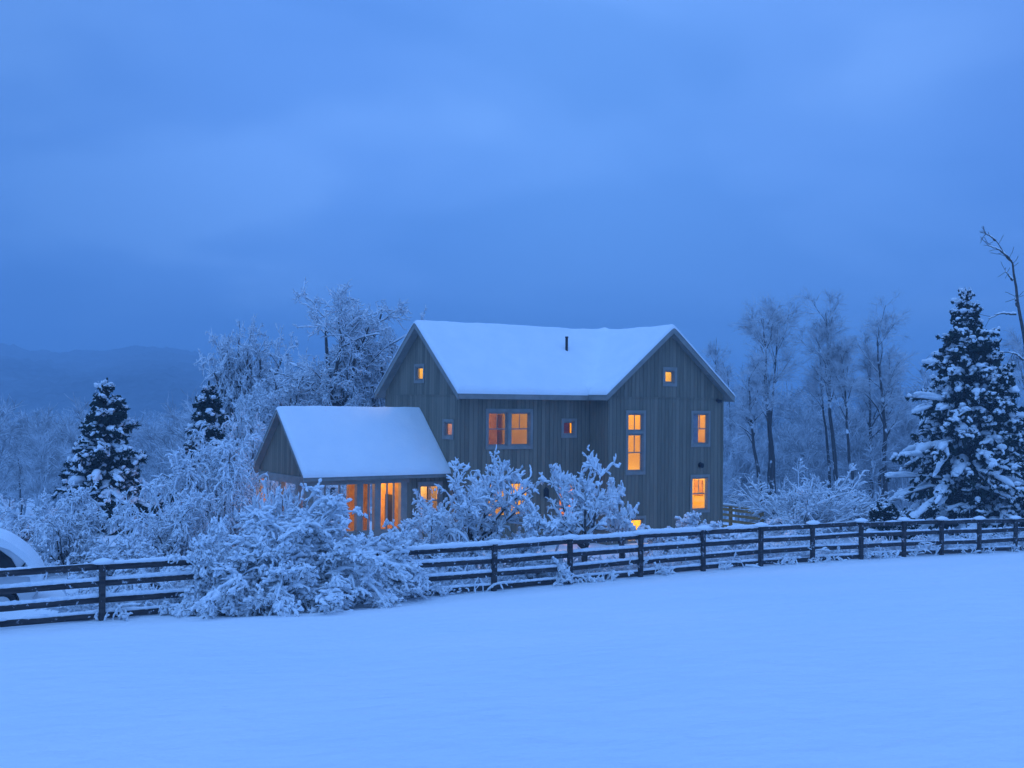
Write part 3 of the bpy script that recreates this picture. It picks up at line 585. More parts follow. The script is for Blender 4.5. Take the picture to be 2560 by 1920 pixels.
# windows : casing > sash, glass, sill, curtain
def window(name, axis, c, s0, z0, s1, z1, sash='dh', trim=0.10, case=True, outer=None, curtain_or_reflection=None, mull=True):
    """axis 'V': plane V=c facing -V ; axis 'U': plane U=c facing -U. outward is always towards smaller coordinate"""
    f = (lambda s, z, d: (s, c - d, z)) if axis == 'V' else (lambda s, z, d: (c - d, s, z))
    def bx(mb, a0, b0, a1, b1, d0, d1):
        p, q = f(a0, b0, d0), f(a1, b1, d1)
        mb.box(tuple(min(p[i], q[i]) for i in range(3)), tuple(max(p[i], q[i]) for i in range(3)))
    t = trim; o = outer or (s0 - t, z0 - t, s1 + t, z1 + t)
    fr = MB()
    if case:
        bx(fr, o[0], o[1], s0, o[3], 0.004, 0.035); bx(fr, s1, o[1], o[2], o[3], 0.004, 0.035)
        bx(fr, s0, z1, s1, o[3], 0.004, 0.034); bx(fr, s0, o[1], s1, z0, 0.004, 0.034)
    # jamb liner set back in the wall
    for a in ((s0, z0, s0 + 0.035, z1), (s1 - 0.035, z0, s1, z1)): bx(fr, *a, -0.15, 0.003)
    bx(fr, s0 + .035, z1 - 0.035, s1 - .035, z1, -0.15, 0.002); bx(fr, s0 + .035, z0, s1 - .035, z0 + 0.035, -0.15, 0.002)
    win = fr.build(name, TRIM, house)
    a, b_, c_, d_ = s0 + 0.035, z0 + 0.035, s1 - 0.035, z1 - 0.035; sw = 0.04
    sa = MB(); bx(sa, a, b_, a + sw, d_, -0.09, -0.05); bx(sa, c_ - sw, b_, c_, d_, -0.09, -0.05); bx(sa, a + sw, b_, c_ - sw, b_ + sw, -0.089, -0.05); bx(sa, a + sw, d_ - sw, c_ - sw, d_, -0.089, -0.05)
    zm = (b_ + d_) / 2; um = (a + c_) / 2
    if sash == 'dh':
        bx(sa, a + sw, zm - 0.022, c_ - sw, zm + 0.022, -0.10, -0.045)
        if mull: bx(sa, um - 0.012, zm + 0.022, um + 0.012, d_ - sw, -0.085, -0.052)
    elif sash == 'mull': bx(sa, um - 0.012, b_ + sw, um + 0.012, d_ - sw, -0.085, -0.052)
    elif sash == 'door':
        for k in (1, 2, 3): bx(sa, a + sw, b_ + (d_ - b_) * k / 4 - 0.015, c_ - sw, b_ + (d_ - b_) * k / 4 + 0.015, -0.085, -0.052)
        bx(sa, um - 0.015, b_ + sw, um + 0.015, d_ - sw, -0.086, -0.051)
    sa.build('sash', TRIM, win)
    gl = MB(); bx(gl, a + 0.01, b_ + 0.01, c_ - 0.01, d_ - 0.01, -0.072, -0.066); gl.build('glass', GLASS, win)
    if curtain_or_reflection:
        m, fx0, fx1, fz0, fz1 = curtain_or_reflection
        A0 = a + (c_ - a) * fx0; A1 = a + (c_ - a) * fx1; B0 = b_ + (d_ - b_) * fz0; B1 = b_ + (d_ - b_) * fz1
        V_, F_ = [], []; K = 24
        for i in range(K):
            s = A0 + (A1 - A0) * i / (K - 1); dd = -0.125 + 0.012 * math.sin(i * 1.6)
            V_ += [f(s, B0, dd), f(s, B1, dd)]
        for i in range(K - 1): F_.append((2 * i, 2 * i + 2, 2 * i + 3, 2 * i + 1))
        mesh_py('curtain_or_reflection', V_, F_, m, win, True)
    return win
M = H_main
window('window', 'V', 0, *M['dbl_up_a'], outer=(1.08, 3.56, 2.13, 5.06)); window('window', 'V', 0, *M['dbl_up_b'], outer=(2.13, 3.56, 3.19, 5.06))
window('window', 'V', 0, *M['square'], sash='none')
window('window', 'V', 0, *M['dbl_lo_a'], outer=(1.08, .94, 2.13, 2.44)); window('window', 'V', 0, *M['dbl_lo_b'], outer=(2.13, .94, 3.19, 2.44))
window('door', 'V', 0, *M['door'], sash='door')
G_ = H_wing
window('window', 'V', -P_, *G_['attic'], sash='none', trim=0.12)
window('window', 'V', -P_, *G_['tall_top'], sash='mull', outer=(6.75, 4.18, 7.75, 5.04)); window('window', 'V', -P_, *G_['tall'], outer=(6.75, 2.54, 7.75, 4.18))
window('window', 'V', -P_, *G_['up_right'], curtain_or_reflection=(GREYM, 0.0, 0.50, 0.0, 1.0)); window('window', 'V', -P_, *G_['low_right'])  # grey left half is the sky's reflection, put in as a sheet behind glass
window('window', 'V', -P_, *G_['low_left'], mull=False)
window('window', 'U', 0, *H_gab['gattic'], sash='none'); window('window', 'U', 0, *H_gab['gsmall'], sash='none', curtain_or_reflection=(CURT, 0, 1, 0, 1))
# things seen in the rooms
MB().box((4.95, 0.55, 3.4), (5.35, 0.60, 4.75)).build('curtain_or_reflection', REDM, house)
wt = MB(); wt.cyl((0, 0, 0), (0, 0, 0.01), .01, .01)
# floors, ceilings and partitions
fl = MB()
for z0_, z1_ in ((-0.30, 0.0), (2.62, 2.78), (5.42, 5.56)):
    fl.box((0.17, 0.17, z0_), (6.0, D - 0.17, z1_))
    if z0_ > 5: fl.box((6.001, -P_ + 0.17, z0_), (L_ + W - 0.17, D - 0.17, z1_ - 0.002))
    else:
        fl.box((8.65, -P_ + 0.17, z0_), (L_ + W - 0.17, D - 0.17, z1_ - 0.002))
fl.box((6.001, -P_ + 0.17, -1.0), (8.649, D - 0.17, -0.9))
fl.build('floor', FLOORM, house)
pw = MB()
for a, b_ in (((0.17, 3.0, 0.0), (6.0, 3.1, 2.62)), ((0.17, 3.2, 2.78), (6.0, 3.3, 5.42)), ((3.8, 0.17, 0.0), (3.9, 3.0, 2.62)), ((3.5, 0.17, 2.78), (3.6, 3.2, 5.42)),
              ((6.07, 0.17, -0.9), (6.17, D - .2, 5.42)), ((8.54, -P_ + .17, -0.9), (8.64, D - .2, 5.42)), ((6.18, 1.3, -0.9), (8.53, 1.4, 5.42)),
              ((8.65, 1.9, 0.0), (11.6, 2.0, 2.62)), ((8.65, 1.9, 2.78), (11.6, 2.0, 5.42)),
              ): pw.box(a, b_)
pw.box((7.8, 0.3, 5.57), (10.5, 0.36, 6.75)); pw.box((1.6, D / 2 - 1.2, 5.57), (1.66, D / 2 + 1.2, 7.0))
pw.box((11.66, -P_ + .18, 0.01), (11.72, 5.5, 2.61)); pw.box((11.66, -P_ + .18, 2.79), (11.72, 5.5, 5.41)); pw.box((0.18, 4.0, 5.57), (3.0, 4.06, 6.95))
pw.build('room_wall', ROOM, house)
MB().box((2.95, 3.14, 2.79), (3.0, 3.195, 4.85)).box((2.2, 3.14, 4.85), (3.0, 3.195, 4.92)).box((2.2, 3.14, 2.79), (2.25, 3.195, 4.85)).build('door_frame', DECKM, house)
MB().box((7.35, 1.26, 3.45), (7.85, 1.295, 3.95)).build('picture_frame', DECKM, house)
MB().beam((6.3, 1.0, 3.5), (8.5, 1.0, 2.3), 0.05, 0.07).build('hand_rail', DECKM, house)
MB().box((11.3, 0.3, 2.79), (11.65, 1.0, 3.9)).build('cupboard', GREYM, house)
MB().box((11.62, -0.3, 1.5), (11.655, 0.25, 2.15)).build('picture_frame', DECKM, house)
MB().box((11.0, -0.6, 0.01), (11.6, 0.9, 0.95)).build('counter', DECKM, house)
MB().box((2.75, 2.3, 2.79), (3.1, 3.19, 4.9)).build('cupboard', DECKM, house)
MB().box((1.5, 2.2, 0.01), (2.3, 2.99, 0.9)).build('cupboard', DECKM, house)
def lamp(u, v, z, e, col=(1.0, 0.40, 0.07), r=0.12):
    l = bpy.data.lights.new('ceiling_light', 'POINT'); l.energy = e; l.color = col; l.shadow_soft_size = r
    o = bpy.data.objects.new('ceiling_light', l); C.objects.link(o); o.parent = house; o.location = (u, v, z); return o
Y1 = (1.0, 0.50, 0.018); Y2 = (1.0, 0.56, 0.04)
lamp(1.3, 1.2, 5.25, 75, Y1); lamp(4.9, 1.9, 5.15, 90, Y1); lamp(1.6, 1.5, 2.45, 170, Y2); lamp(5.0, 1.6, 2.45, 90, (1, .34, .06))
lamp(7.2, 0.3, 5.20, 60, Y1); lamp(7.3, 0.4, 1.2, 85, Y2); lamp(10.0, 0.3, 5.25, 95, Y1); lamp(9.9, -0.1, 2.45, 140, Y2)
lamp(0.9, D / 2, 6.9, 60, Y2); lamp(9.2, -0.6, 7.0, 110, (1, .58, .12))

# wall lights and the flood lamp under the eave
def wall_light(u, v, z, r=0.10, d=0.14):
    m_ = MB(); m_.cyl((u, v - 0.002, z), (u, v - d, z), r * 0.6, r, 16); m_.cyl((u, v - 0.002, z + 0.02), (u, v - 0.03, z + 0.02), r * 1.1, r * 1.1, 16); return m_.build('wall_light', BLACK, house, smooth=False)
wall_light(10.65, -P_, 2.83)
m_ = MB(); m_.box((3.72, -0.14, 1.72), (3.88, -0.02, 2.02)); m_.cyl((3.8, -0.08, 2.02), (3.8, -0.08, 2.10), .09, .02, 4); m_.box((3.77, -0.05, 1.9), (3.83, -0.002, 1.98)); m_.build('wall_light', BLACK, house)
m_ = MB(); m_.cyl((11.55, -P_ - 0.002, 5.48), (11.55, -P_ - 0.06, 5.48), .06, .06); m_.cyl((11.55, -P_ - .05, 5.48), (11.47, -P_ - 0.2, 5.42), .045, .07); m_.cyl((11.57, -P_ - .05, 5.48), (11.65, -P_ - 0.2, 5.42), .045, .07); m_.build('flood_lamp', BLACK, house)

# ------------------------------------------------------------------ screened porch on the left end
PL = 5.535; PWD = 4.352; PR = 5.0; PE = 2.925; PV = 0.874; PSL = (PR - PE) / (PWD / 2); pc = PV + PWD / 2; OP = 0.25
b_ = MB(); chevron(b_, 'U', -PL - 0.22, -0.005, pc, PWD / 2 + OP, PR - 0.10, PSL, 0.16); b_.build('porch_roof', ROOFM, house)
b_ = MB(); chevron(b_, 'U', -PL - 0.25, -PL - 0.218, pc, PWD / 2 + OP, PR - 0.097, PSL, 0.19); b_.build('rake_board', TRIM, house)
rp = (-PL - 0.27, 0.0, PV - OP - 0.04, PV + PWD + OP + 0.04)
us = list(np.arange(rp[0], -0.01, 0.12)) + [-0.02, -0.006, -.1, -.3] + [rp[0] + k for k in (0.01, .03, .06, .1, .16)]
vs_ = list(np.arange(rp[2], rp[3], 0.12)) + [rp[3], rp[3] - .03, rp[3] - .1, pc, pc + .05, pc - .05, pc + .1, pc - .1] + [rp[2] + k for k in (0.01, .03, .06, .1, .16)]
roof_snow('porch_snow', us, vs_, lambda U, V: inr(U, V, rp), lambda U, V: PR + 0.02 - np.sqrt((V - pc) ** 2 + 0.004) * PSL,
          lambda U, V: np.minimum(np.minimum(U - rp[0], V - rp[2]), np.minimum(rp[3] - V, 0.02 - U + 0.10 * (V - rp[2]) / 4 + 0.02)), 0.13, house)
pb = MB(); wall_panel(pb, 'U', -PL, -PL + 0.10, [(PV, 2.66), (PV + PWD, 2.66), (PV + PWD, PE), (pc, PR - 0.20), (PV, PE)], [])
pb.build('porch_gable', SIDING, house)
bm_ = MB(); bm_.box((-PL - 0.03, PV - 0.03, 2.38), (-1.6, PV + 0.17, 2.74)).box((-PL - 0.03, PV + PWD - .15, 2.38), (-0.0, PV + PWD + 0.03, 2.72)).box((-PL - 0.033, PV + .171, 2.38), (-PL + 0.17, PV + PWD - .151, 2.655))
bm_.build('porch_beam', TRIM, house)
MB().box((-PL + .1, PV + .1, 2.75), (-0.17, PV + PWD - .1, 2.80)).build('porch_ceiling', DECKM, house)
MB().box((-PL, PV, -0.7), (-0.16, PV + PWD, -0.05)).build('porch_floor', DECKM, house)
for u0, u1 in ((-5.56, -5.30), (-3.66, -3.42), (-2.96, -2.72), (-1.92, -1.66)): MB().box((u0, PV, -0.05), (u1, PV + 0.20, 2.38)).build('porch_post', TRIM, house)
for u0, u1 in ((-5.56, -5.36), (-4.75, -4.58), (-4.06, -3.9), (-1.97, -1.68), (-1.30, -1.05)): MB().box((u0, PV + PWD - .2, -0.05), (u1, PV + PWD, 2.38)).build('porch_post', DECKM, house)
for v0, v1 in ((3.1, 3.3), (1.62, 1.82)): MB().box((-PL - .03, v0, -0.05), (-PL + 0.14, v1, 2.38)).build('porch_post', TRIM, house)
MB().box((-PL + .02, PV + 0.05, -0.05), (-1.92, PV + 0.12, 0.75)).box((-PL + .02, PV + 0.13, -0.05), (-PL + .09, PV + PWD - .2, 0.75)).build('porch_rail', TRIM, house)
for u_ in (-4.85, -4.30, -3.18, -2.45, -2.18): MB().box((u_ - .03, PV + .05, 0.751), (u_ + .03, PV + .10, 2.379)).build('screen_bar', TRIM, house)
MB().box((-1.96, PV + 0.55, 0.9), (-1.905, PV + 1.15, 1.9)).build('porch_window', BLACK, house)
# wall between porch and entry, lit from the porch ; recessed wall with a window
MB().box((-1.90, PV + 0.21, -0.04), (-1.80, PV + 1.9, 2.37)).build('porch_wall', DECKM, house)
nb = MB(); wall_panel(nb, 'V', PV + 0.02, PV + 0.12, [(-1.655, -0.7), (-0.02, -0.7), (-0.02, 2.82), (-1.655, 2.82)], [(-1.14, 1.10, -0.30, 2.28)]); nb.build('entry_wall', SIDING, house)
wn_ = window('window', 'V', PV + 0.02, -1.14, 1.10, -0.30, 2.28)
MB().box((-1.79, PV + 1.2, -0.04), (-.17, PV + 1.3, 2.7)).build('entry_partition', ROOM, house)
lamp(-3.0, PV + 1.6, 2.30, 95, (1, .52, .04), 0.15); lamp(-4.8, PV + 2.6, 2.30, 50, (1, .50, .04), 0.15); lamp(-0.9, PV + 0.8, 2.5, 60, (1, .6, .26), 0.08)
tl = MB(); tl.cyl((-0.95, PV + .55, 1.45), (-0.95, PV + .55, 1.75), .14, .07, 16); tl.build('table_lamp', LAMPM, house)
MB().cyl((-0.95, PV + .55, 0), (-0.95, PV + .55, 1.45), .03, .02, 8).build('lamp_stand', BLACK, house)

# ------------------------------------------------------------------ cedar deck rail to the right of the house
deck = empty('deck', hw_(15.4, 0, 0), HYAW); tag(deck, 'small reddish cedar deck with snow topped railing beyond the right end of the house', 'deck')
MB().box((-3.4, 2.5, -0.55), (0.1, 6.5, -0.32)).box((-0.75, 0.0, -0.551), (0.1, 2.49, -0.32)).build('platform', DECKM, deck)
for v_ in (0.0, 1.9, 3.8, 5.7): MB().box((-0.05, v_ - .06, -1.0), (0.07, v_ + .06, 0.70)).build('post', DECKM, deck)
for z_ in (-0.18, 0.08, 0.34, 0.58): MB().box((-0.09, -0.06, z_ - .06), (-0.052, 5.8, z_ + 0.06)).build('rail', DECKM, deck)
MB().box((-0.12, -0.1, 0.701), (0.12, 5.85, 0.745)).build('cap_rail', DECKM, deck)
def ridge_snow(name, p, q, w_, h, parent, seed, gaps=0.0, k=9):
    """irregular loaf of snow lying along a rail"""
    rng = np.random.RandomState(seed); p = np.array(p, float); q = np.array(q, float); Ln = np.linalg.norm(q - p); n = max(8, int(Ln / 0.07))
    t = np.linspace(0, 1, n); P = p + (q - p) * t[:, None]
    r = w_ * (0.75 + 0.5 * fbm(t * Ln * 2.2 + seed, t * 0 + seed, seed % 50)) * (0.85 + 0.3 * rng.rand(n))
    if gaps: r = np.where(fbm(t * Ln * 1.1 + seed * 3, t * 0 + 2, 9) < gaps, 0.012, r)
    r[0] *= 0.4; r[-1] *= 0.4
    P[:, 2] += r * h * 0.55
    V, F = tubes(P[None], r[None], k, 0.1, rng, h)
    return mesh_np(name, V, F, SNOWB if w_ < .06 else SNOW, parent)
ridge_snow('snow', (0, -0.12, 0.745), (0, 5.85, 0.745), 0.11, 0.6, deck, 3)

# ================================================================== fence
fence = empty('fence', (0, 33.4, -0.1)); tag(fence, 'long dark four rail wooden paddock fence carrying snow, running across in front of the house', 'fence')
pxs = [-60, 265, 520, 770, 1010, 1240, 1430, 1605, 1762, 1905, 2035, 2155, 2262, 2356, 2450, 2540, 2625]
FP = []
for q in pxs:
    k = KX(q); Yf = 33.4 / (1 - 0.66 * k); FP.append(np.array([k * Yf, Yf, float(ground_z(k * Yf, Yf))]))
off = np.array([0, 33.4, -0.1]); tdir = np.array([math.cos(FA), math.sin(FA), 0]); ndir = np.array([-math.sin(FA), math.cos(FA), 0])
RZ = (0.10, 0.46, 0.86, 1.25); rs_ = random.Random(4)
for i, p in enumerate(FP):
    a = p - off; h = 1.36 + rs_.uniform(-.02, .02); lean = Vector((rs_.uniform(-.02, .02), rs_.uniform(-.02, .02), 0))
    po = MB().beam(a + np.array([0, 0, -0.5]), Vector(a) + Vector((0, 0, h)) + lean, 0.13, 0.13, up=tuple(ndir)).build('post', FENCEM, fence, bevel=0.008)
    # cap of snow on the post
    K = 7; tt = np.linspace(0, 1, K); big = 1.0 if 5 < i else 0.8
    P = np.stack([a[0] + tt * 0, a[1] + tt * 0, a[2] + h - 0.03 + tt * 0.15], -1); P += tdir * (0.0)
    rr_ = 0.13 * np.array([0.9, 1.25, 1.35, 1.25, 1.0, .6, .05]) * big
    V, F = tubes(P[None], rr_[None], 12, 0.08, np.random.RandomState(i)); ctr = a + np.array([0, 0, 0])
    V = ctr + (V - ctr) @ (np.eye(3) + 0.9 * np.outer(tdir, tdir))
    mesh_np('snow', V, F, SNOW, po)
for i in range(len(FP) - 1):
    a = FP[i] - off; b = FP[i + 1] - off
    for j, z_ in enumerate(RZ):
        o_ = ndir * 0.085; dz0, dz1 = rs_.uniform(-.02, .02), rs_.uniform(-.02, .02)
        if j == 0: dz0 += .02
        p = a + o_ + np.array([0, 0, z_ + dz0]) - tdir * 0.05; q = b + o_ + np.array([0, 0, z_ + dz1]) + tdir * 0.05
        r_ = MB().beam(p, q, 0.035, 0.15).build('rail', FENCEM, fence)
        thick = {3: (0.085 if 3 <= i <= 8 else 0.06 if i in (1, 2) else 0.035), 2: 0.055 if i < 8 else 0.038, 1: 0.055 if i < 8 else 0.038, 0: 0.045}[j]
        gp = 0.0 if (j == 3 and 3 <= i <= 7) else (0.22 if i < 8 else 0.36)
        if j == 3 and (i == 0 or i > 8): gp = 0.55
        ridge_snow('snow', p + np.array([0, 0, .075]), q + np.array([0, 0, .075]), thick, 0.9, r_, i * 7 + j, gp, 8)

# ================================================================== van parked behind the fence at the left edge
van = empty('van', (-12.585, 29.69, -0.10), math.radians(20)); van.scale = (1, 1, 0.87); tag(van, 'snow covered van cut off by the left edge, its dark wheel and window showing', 'van')
prof = [(-0.22, 0.45), (-0.10, 0.62), (-0.06, 0.80), (-0.07, 1.0), (-0.20, 1.28), (-0.42, 1.55), (-0.75, 1.85), (-1.2, 2.10), (-1.7, 2.18), (-4.7, 2.15), (-4.82, 1.9), (-4.86, 0.5), (-4.75, 0.35)]
def smooth_prof(pts, n=5):
    o = []; m = len(pts)
    for i in range(m - 1):
        p0 = pts[max(i - 1, 0)]; p1 = pts[i]; p2 = pts[i + 1]; p3 = pts[min(i + 2, m - 1)]
        for k in range(n):
            t = k / n; o.append(tuple(0.5 * (2 * p1[j] + (p2[j] - p0[j]) * t + (2 * p0[j] - 5 * p1[j] + 4 * p2[j] - p3[j]) * t * t + (3 * p1[j] - p0[j] - 3 * p2[j] + p3[j]) * t ** 3) for j in (0, 1)))
    return o + [pts[-1]]
def arch(cx): return [(cx + 0.40 * math.cos(t), 0.35 + 0.40 * math.sin(t)) for t in [i * math.pi / 10 for i in range(10, -1, -1)]]
low = [(-4.3, 0.35)] + arch(-3.9)[0:] + [(-1.3, 0.33)] + arch(-0.90) + [(-0.12, 0.32)]
poly = smooth_prof(prof[:9]) + prof[9:] + low
vb = MB(); X0 = 0.55
vb.prism(poly, lambda p: (p[0] + X0, -0.9, p[1]), lambda p: (p[0] + X0, 0.9, p[1]))
body = vb.build('body', CARP, van, bevel=0.05)
for y0, y1 in ((-0.925, -0.895), (0.895, 0.925)):
    MB().prism([(-0.56, 1.30), (-0.70, 1.60), (-1.0, 1.88), (-2.5, 1.96), (-2.5, 1.28)], lambda p: (p[0] + X0, y0, p[1]), lambda p: (p[0] + X0, y1, p[1])).build('side_window', CARG, van)
    MB().prism([(-0.52, 1.30), (-0.36, 1.50), (-0.42, 1.30)], lambda p: (p[0] + X0, y0, p[1]), lambda p: (p[0] + X0, y1, p[1])).build('quarter_window', CARG, van)
for cx in (-0.9, -3.9):
    for yy in (-0.80, 0.80):
        wv = MB().cyl((cx + X0, yy - 0.11, 0.33), (cx + X0, yy + .11, 0.33), 0.33, 0.33, 28).build('wheel', RUBBER, van, bevel=0.02)
        s_ = -1 if yy < 0 else 1
        MB().cyl((cx + X0, yy + s_ * 0.10, 0.33), (cx + X0, yy + s_ * 0.125, 0.33), 0.20, 0.18, 20).build('hubcap', CARP, wv)
for yy in (-0.72, 0.72): MB().box((X0 - 0.24, yy - .13, 0.62), (X0 - 0.09, yy + 0.13, 0.74)).build('headlight', LENS, van, bevel=0.03)
MB().box((X0 - 1.25, -1.10, 1.22), (X0 - 1.10, -0.93, 1.38)).build('mirror', BLACK, van, bevel=0.03)
# snow blanket : offset of the roof, windscreen and bonnet line
sp_ = [(-0.10, 0.66), (0.0, 0.78), (0.03, 1.0), (-0.05, 1.25), (-0.27, 1.60), (-0.58, 1.93), (-1.0, 2.22), (-1.7, 2.36), (-4.7, 2.32), (-4.9, 2.0), (-4.88, 1.9), (-4.7, 2.08), (-1.7, 2.06), (-1.2, 2.04), (-0.75, 1.84), (-0.42, 1.52), (-0.28, 1.30), (-0.28, 1.05), (-0.22, 0.74)]
sp_ = smooth_prof(sp_[:9]) + sp_[9:]
MB().prism(sp_, lambda p: (p[0] + X0, -0.93, p[1]), lambda p: (p[0] + X0, 0.93, p[1])).build('snow', SNOW, van, bevel=0.09)
ridge_snow('snow', (X0 - 1.5, -0.93, 1.22), (X0 - 0.12, -0.93, 1.10), 0.13, 0.9, van, 5); ridge_snow('snow', (X0 - 4.8, -0.92, 1.22), (X0 - 1.5, -0.93, 1.22), 0.11, 0.9, van, 6)

# ================================================================== vegetation
G1 = 'snow laden bushes along and behind the fence'
shrub(735, 29.9, 1262, 272, 11, 'huge sprawling bush buried in snow, draped over the fence left of centre', 'arch', 5.0, 0.037, group=G1, cat='bush')
shrub(560, 28.5, 1318, 125, 12, 'lower left flank bush of the snow heap that hides the fence rails', 'arch', 2.8, 0.037, group=G1, cat='bush')
shrub(940, 31.6, 1330, 125, 13, 'rounded snowy bush at the right end of the heap draped over the fence', 'arch', 1.6, 0.036, group=G1, cat='bush')
shrub(700, 34.0, 1212, 75, 14, 'upright snowy bush with bare shoots in front of the porch gable', 'spray', 1.0, 0.04, group=G1, cat='bush')
shrub(545, 38.5, 1085, 105, 15, 'tall weeping bush with snow strands left of the porch', 'weep', 1.6, 0.028, 'weeping_shrub', 'bush', group=G1)
shrub(430, 34.5, 1225, 150, 16, 'wide arching bush full of snow in front of the weeping bush', 'arch', 1.6, 0.030, group=G1, cat='bush')
shrub(170, 34.5, 1232, 140, 17, 'broad frosted bush below the left spruce behind the fence', 'arch', 1.6, 0.026, group=G1, cat='bush')
shrub(330, 31.5, 1352, 130, 18, 'low snowy bush close behind the fence beside the left post', 'arch', 1.2, 0.030, group=G1, cat='bush')
shrub(50, 42, 1250, 120, 19, 'grey frosted bush behind the parked van at left edge', 'arch', 0.9, 0.024, group=G1, cat='bush')
shrub(640, 50, 1035, 85, 20, 'round snowy bush rising behind the porch gable', 'weep', 1.2, 0.030, group=G1, cat='bush')
shrub(800, 53, 1190, 150, 31, 'frosted bush seen through the open bays of the porch', 'arch', 1.2, 0.035, group=G1, cat='bush')
G2 = 'snow covered fruit trees in the front yard'
shrub(1185, 36.5, 1132, 148, 21, 'snow covered apple tree in front of the large double window', 'apple', 1.5, 0.037, 'apple_tree', 'fruit tree', G2)
shrub(1462, 36.0, 1136, 100, 22, 'snow covered apple tree with fanned boughs in front of the house corner', 'apple', 1.1, 0.037, 'apple_tree', 'fruit tree', G2)
shrub(1085, 35.5, 1275, 120, 23, 'low tangled snowy bush beneath the left apple tree', 'arch', 1.4, 0.034, group=G1, cat='bush')
shrub(1330, 35.5, 1290, 100, 24, 'low tangled snowy bush between the two apple trees', 'arch', 1.4, 0.034, group=G1, cat='bush')
shrub(1560, 38.0, 1200, 45, 25, 'slim snowy sapling beside the lower left window', 'apple', 0.7, 0.05, 'snowy_sapling', 'sapling')
shrub(1765, 41.5, 1292, 110, 26, 'low mounded snowy bush against the right wing', 'arch', 2.6, 0.05, group=G1, cat='bush')
shrub(1665, 40.5, 1325, 70, 27, 'small flat snowy bush under the fence rail by the right wing', 'arch', 1.3, 0.04, group=G1, cat='bush')
shrub(2005, 50, 1165, 165, 28, 'wide spray of straight snowy branches behind the fence right of the deck', 'spray', 1.6, 0.030, group=G1, cat='bush')
shrub(2120, 53, 1215, 120, 29, 'pale twiggy thicket left of the big spruce', 'spray', 1.3, 0.026, group=G1, cat='bush')
shrub(1985, 47, 1265, 70, 30, 'frosted low thicket beside the cedar deck', 'arch', 1.0, 0.026, group=G1, cat='bush')

G3 = 'spruces loaded with snow'
spruce(268, 46, 938, 128, 41, 'narrow snow loaded spruce standing alone at the left', G3, dens=1.1, blob=1.5)
spruce(522, 50, 946, 105, 42, 'smaller snowy spruce half hidden behind the weeping bush', G3, dens=0.9, blob=1.9)
spruce(2412, 54, 708, 215, 43, 'tall broad snow loaded spruce at the right', G3, dens=2.2, blob=1.1)
spruce(2498, 53, 862, 130, 44, 'shorter spruce pressed against the right side of the tall one', G3, dens=1.4)
spruce(2215, 47.5, 1262, 62, 45, 'small dark evergreen bush with snow pillows behind the right part of the fence', G3, dens=0.6, blob=1.2)
spruce(2150+110, 49, 1285, 50, 46, 'low evergreen clump next to the foot of the tall spruce', G3, dens=0.5, blob=1.2)

G4 = 'big snowy trees behind the house'
round_tree(830, 60, 738, 190, 51, 'great spreading tree thick with snow behind the porch roof', 1.15, 0.044, G4)
round_tree(985, 62, 800, 95, 52, 'snowy tree crown showing just left of the main gable', 1.0, 0.048, G4)
round_tree(605, 66, 806, 95, 53, 'thinner snowy tree left of the great spreading one', 1.2, 0.042, G4)
round_tree(700, 58, 930, 120, 54, 'lower snowy tree just behind the ridge of the porch', 1.0, 0.045, G4)

tall_tree(1935, 1905, 74, 740, 68, 61, 'tall bare tree with forked crown nearest the house', 0.5, 0.21)
tall_tree(1922, 1940, 76, 745, 58, 62, 'slender bare tree rising right beside the forked one', 0.55, 0.14)
tall_tree(1912, 1880, 72, 870, 50, 63, 'shorter leaning bare tree left of the first pair', 0.5, 0.15)
tall_tree(2096, 2070, 76, 722, 66, 64, 'tallest bare tree in the middle of the row', 0.55, 0.17, dens=1.1)
tall_tree(2083, 2050, 78, 800, 48, 65, 'thin bare tree touching the left of the tallest trunk', 0.6, 0.12)
tall_tree(2142, 2085, 74, 830, 46, 66, 'bare tree with slanting trunk right of the tallest', 0.6, 0.13)
tall_tree(2214, 2200, 76, 732, 74, 67, 'broad crowned bare tree closest to the big spruce', 0.45, 0.18, dens=1.1)
tall_tree(2184, 2170, 78, 820, 48, 68, 'bare tree immediately left of the broad crowned one', 0.5, 0.16)
tall_tree(2197, 2215, 80, 860, 40, 69, 'mottled thin trunk between two dark ones near the spruce', 0.6, 0.13)
tall_tree(1845, 1830, 84, 905, 40, 70, 'small faint bare tree right at the house corner', 0.4, 0.09, dens=0.8)
tall_tree(1800, 1790, 88, 850, 42, 76, 'faint bare treetop above the right rake of the roof', 0.4, 0.10, dens=0.8)
tall_tree(2560, 2570, 80, 800, 60, 71, 'bare tree standing behind the spruces at the right edge', 0.4, 0.14)
tall_tree(60, 50, 95, 1090, 34, 72, 'small dark stemmed bare tree in the woods at far left', 0.4, 0.08, dens=0.7)

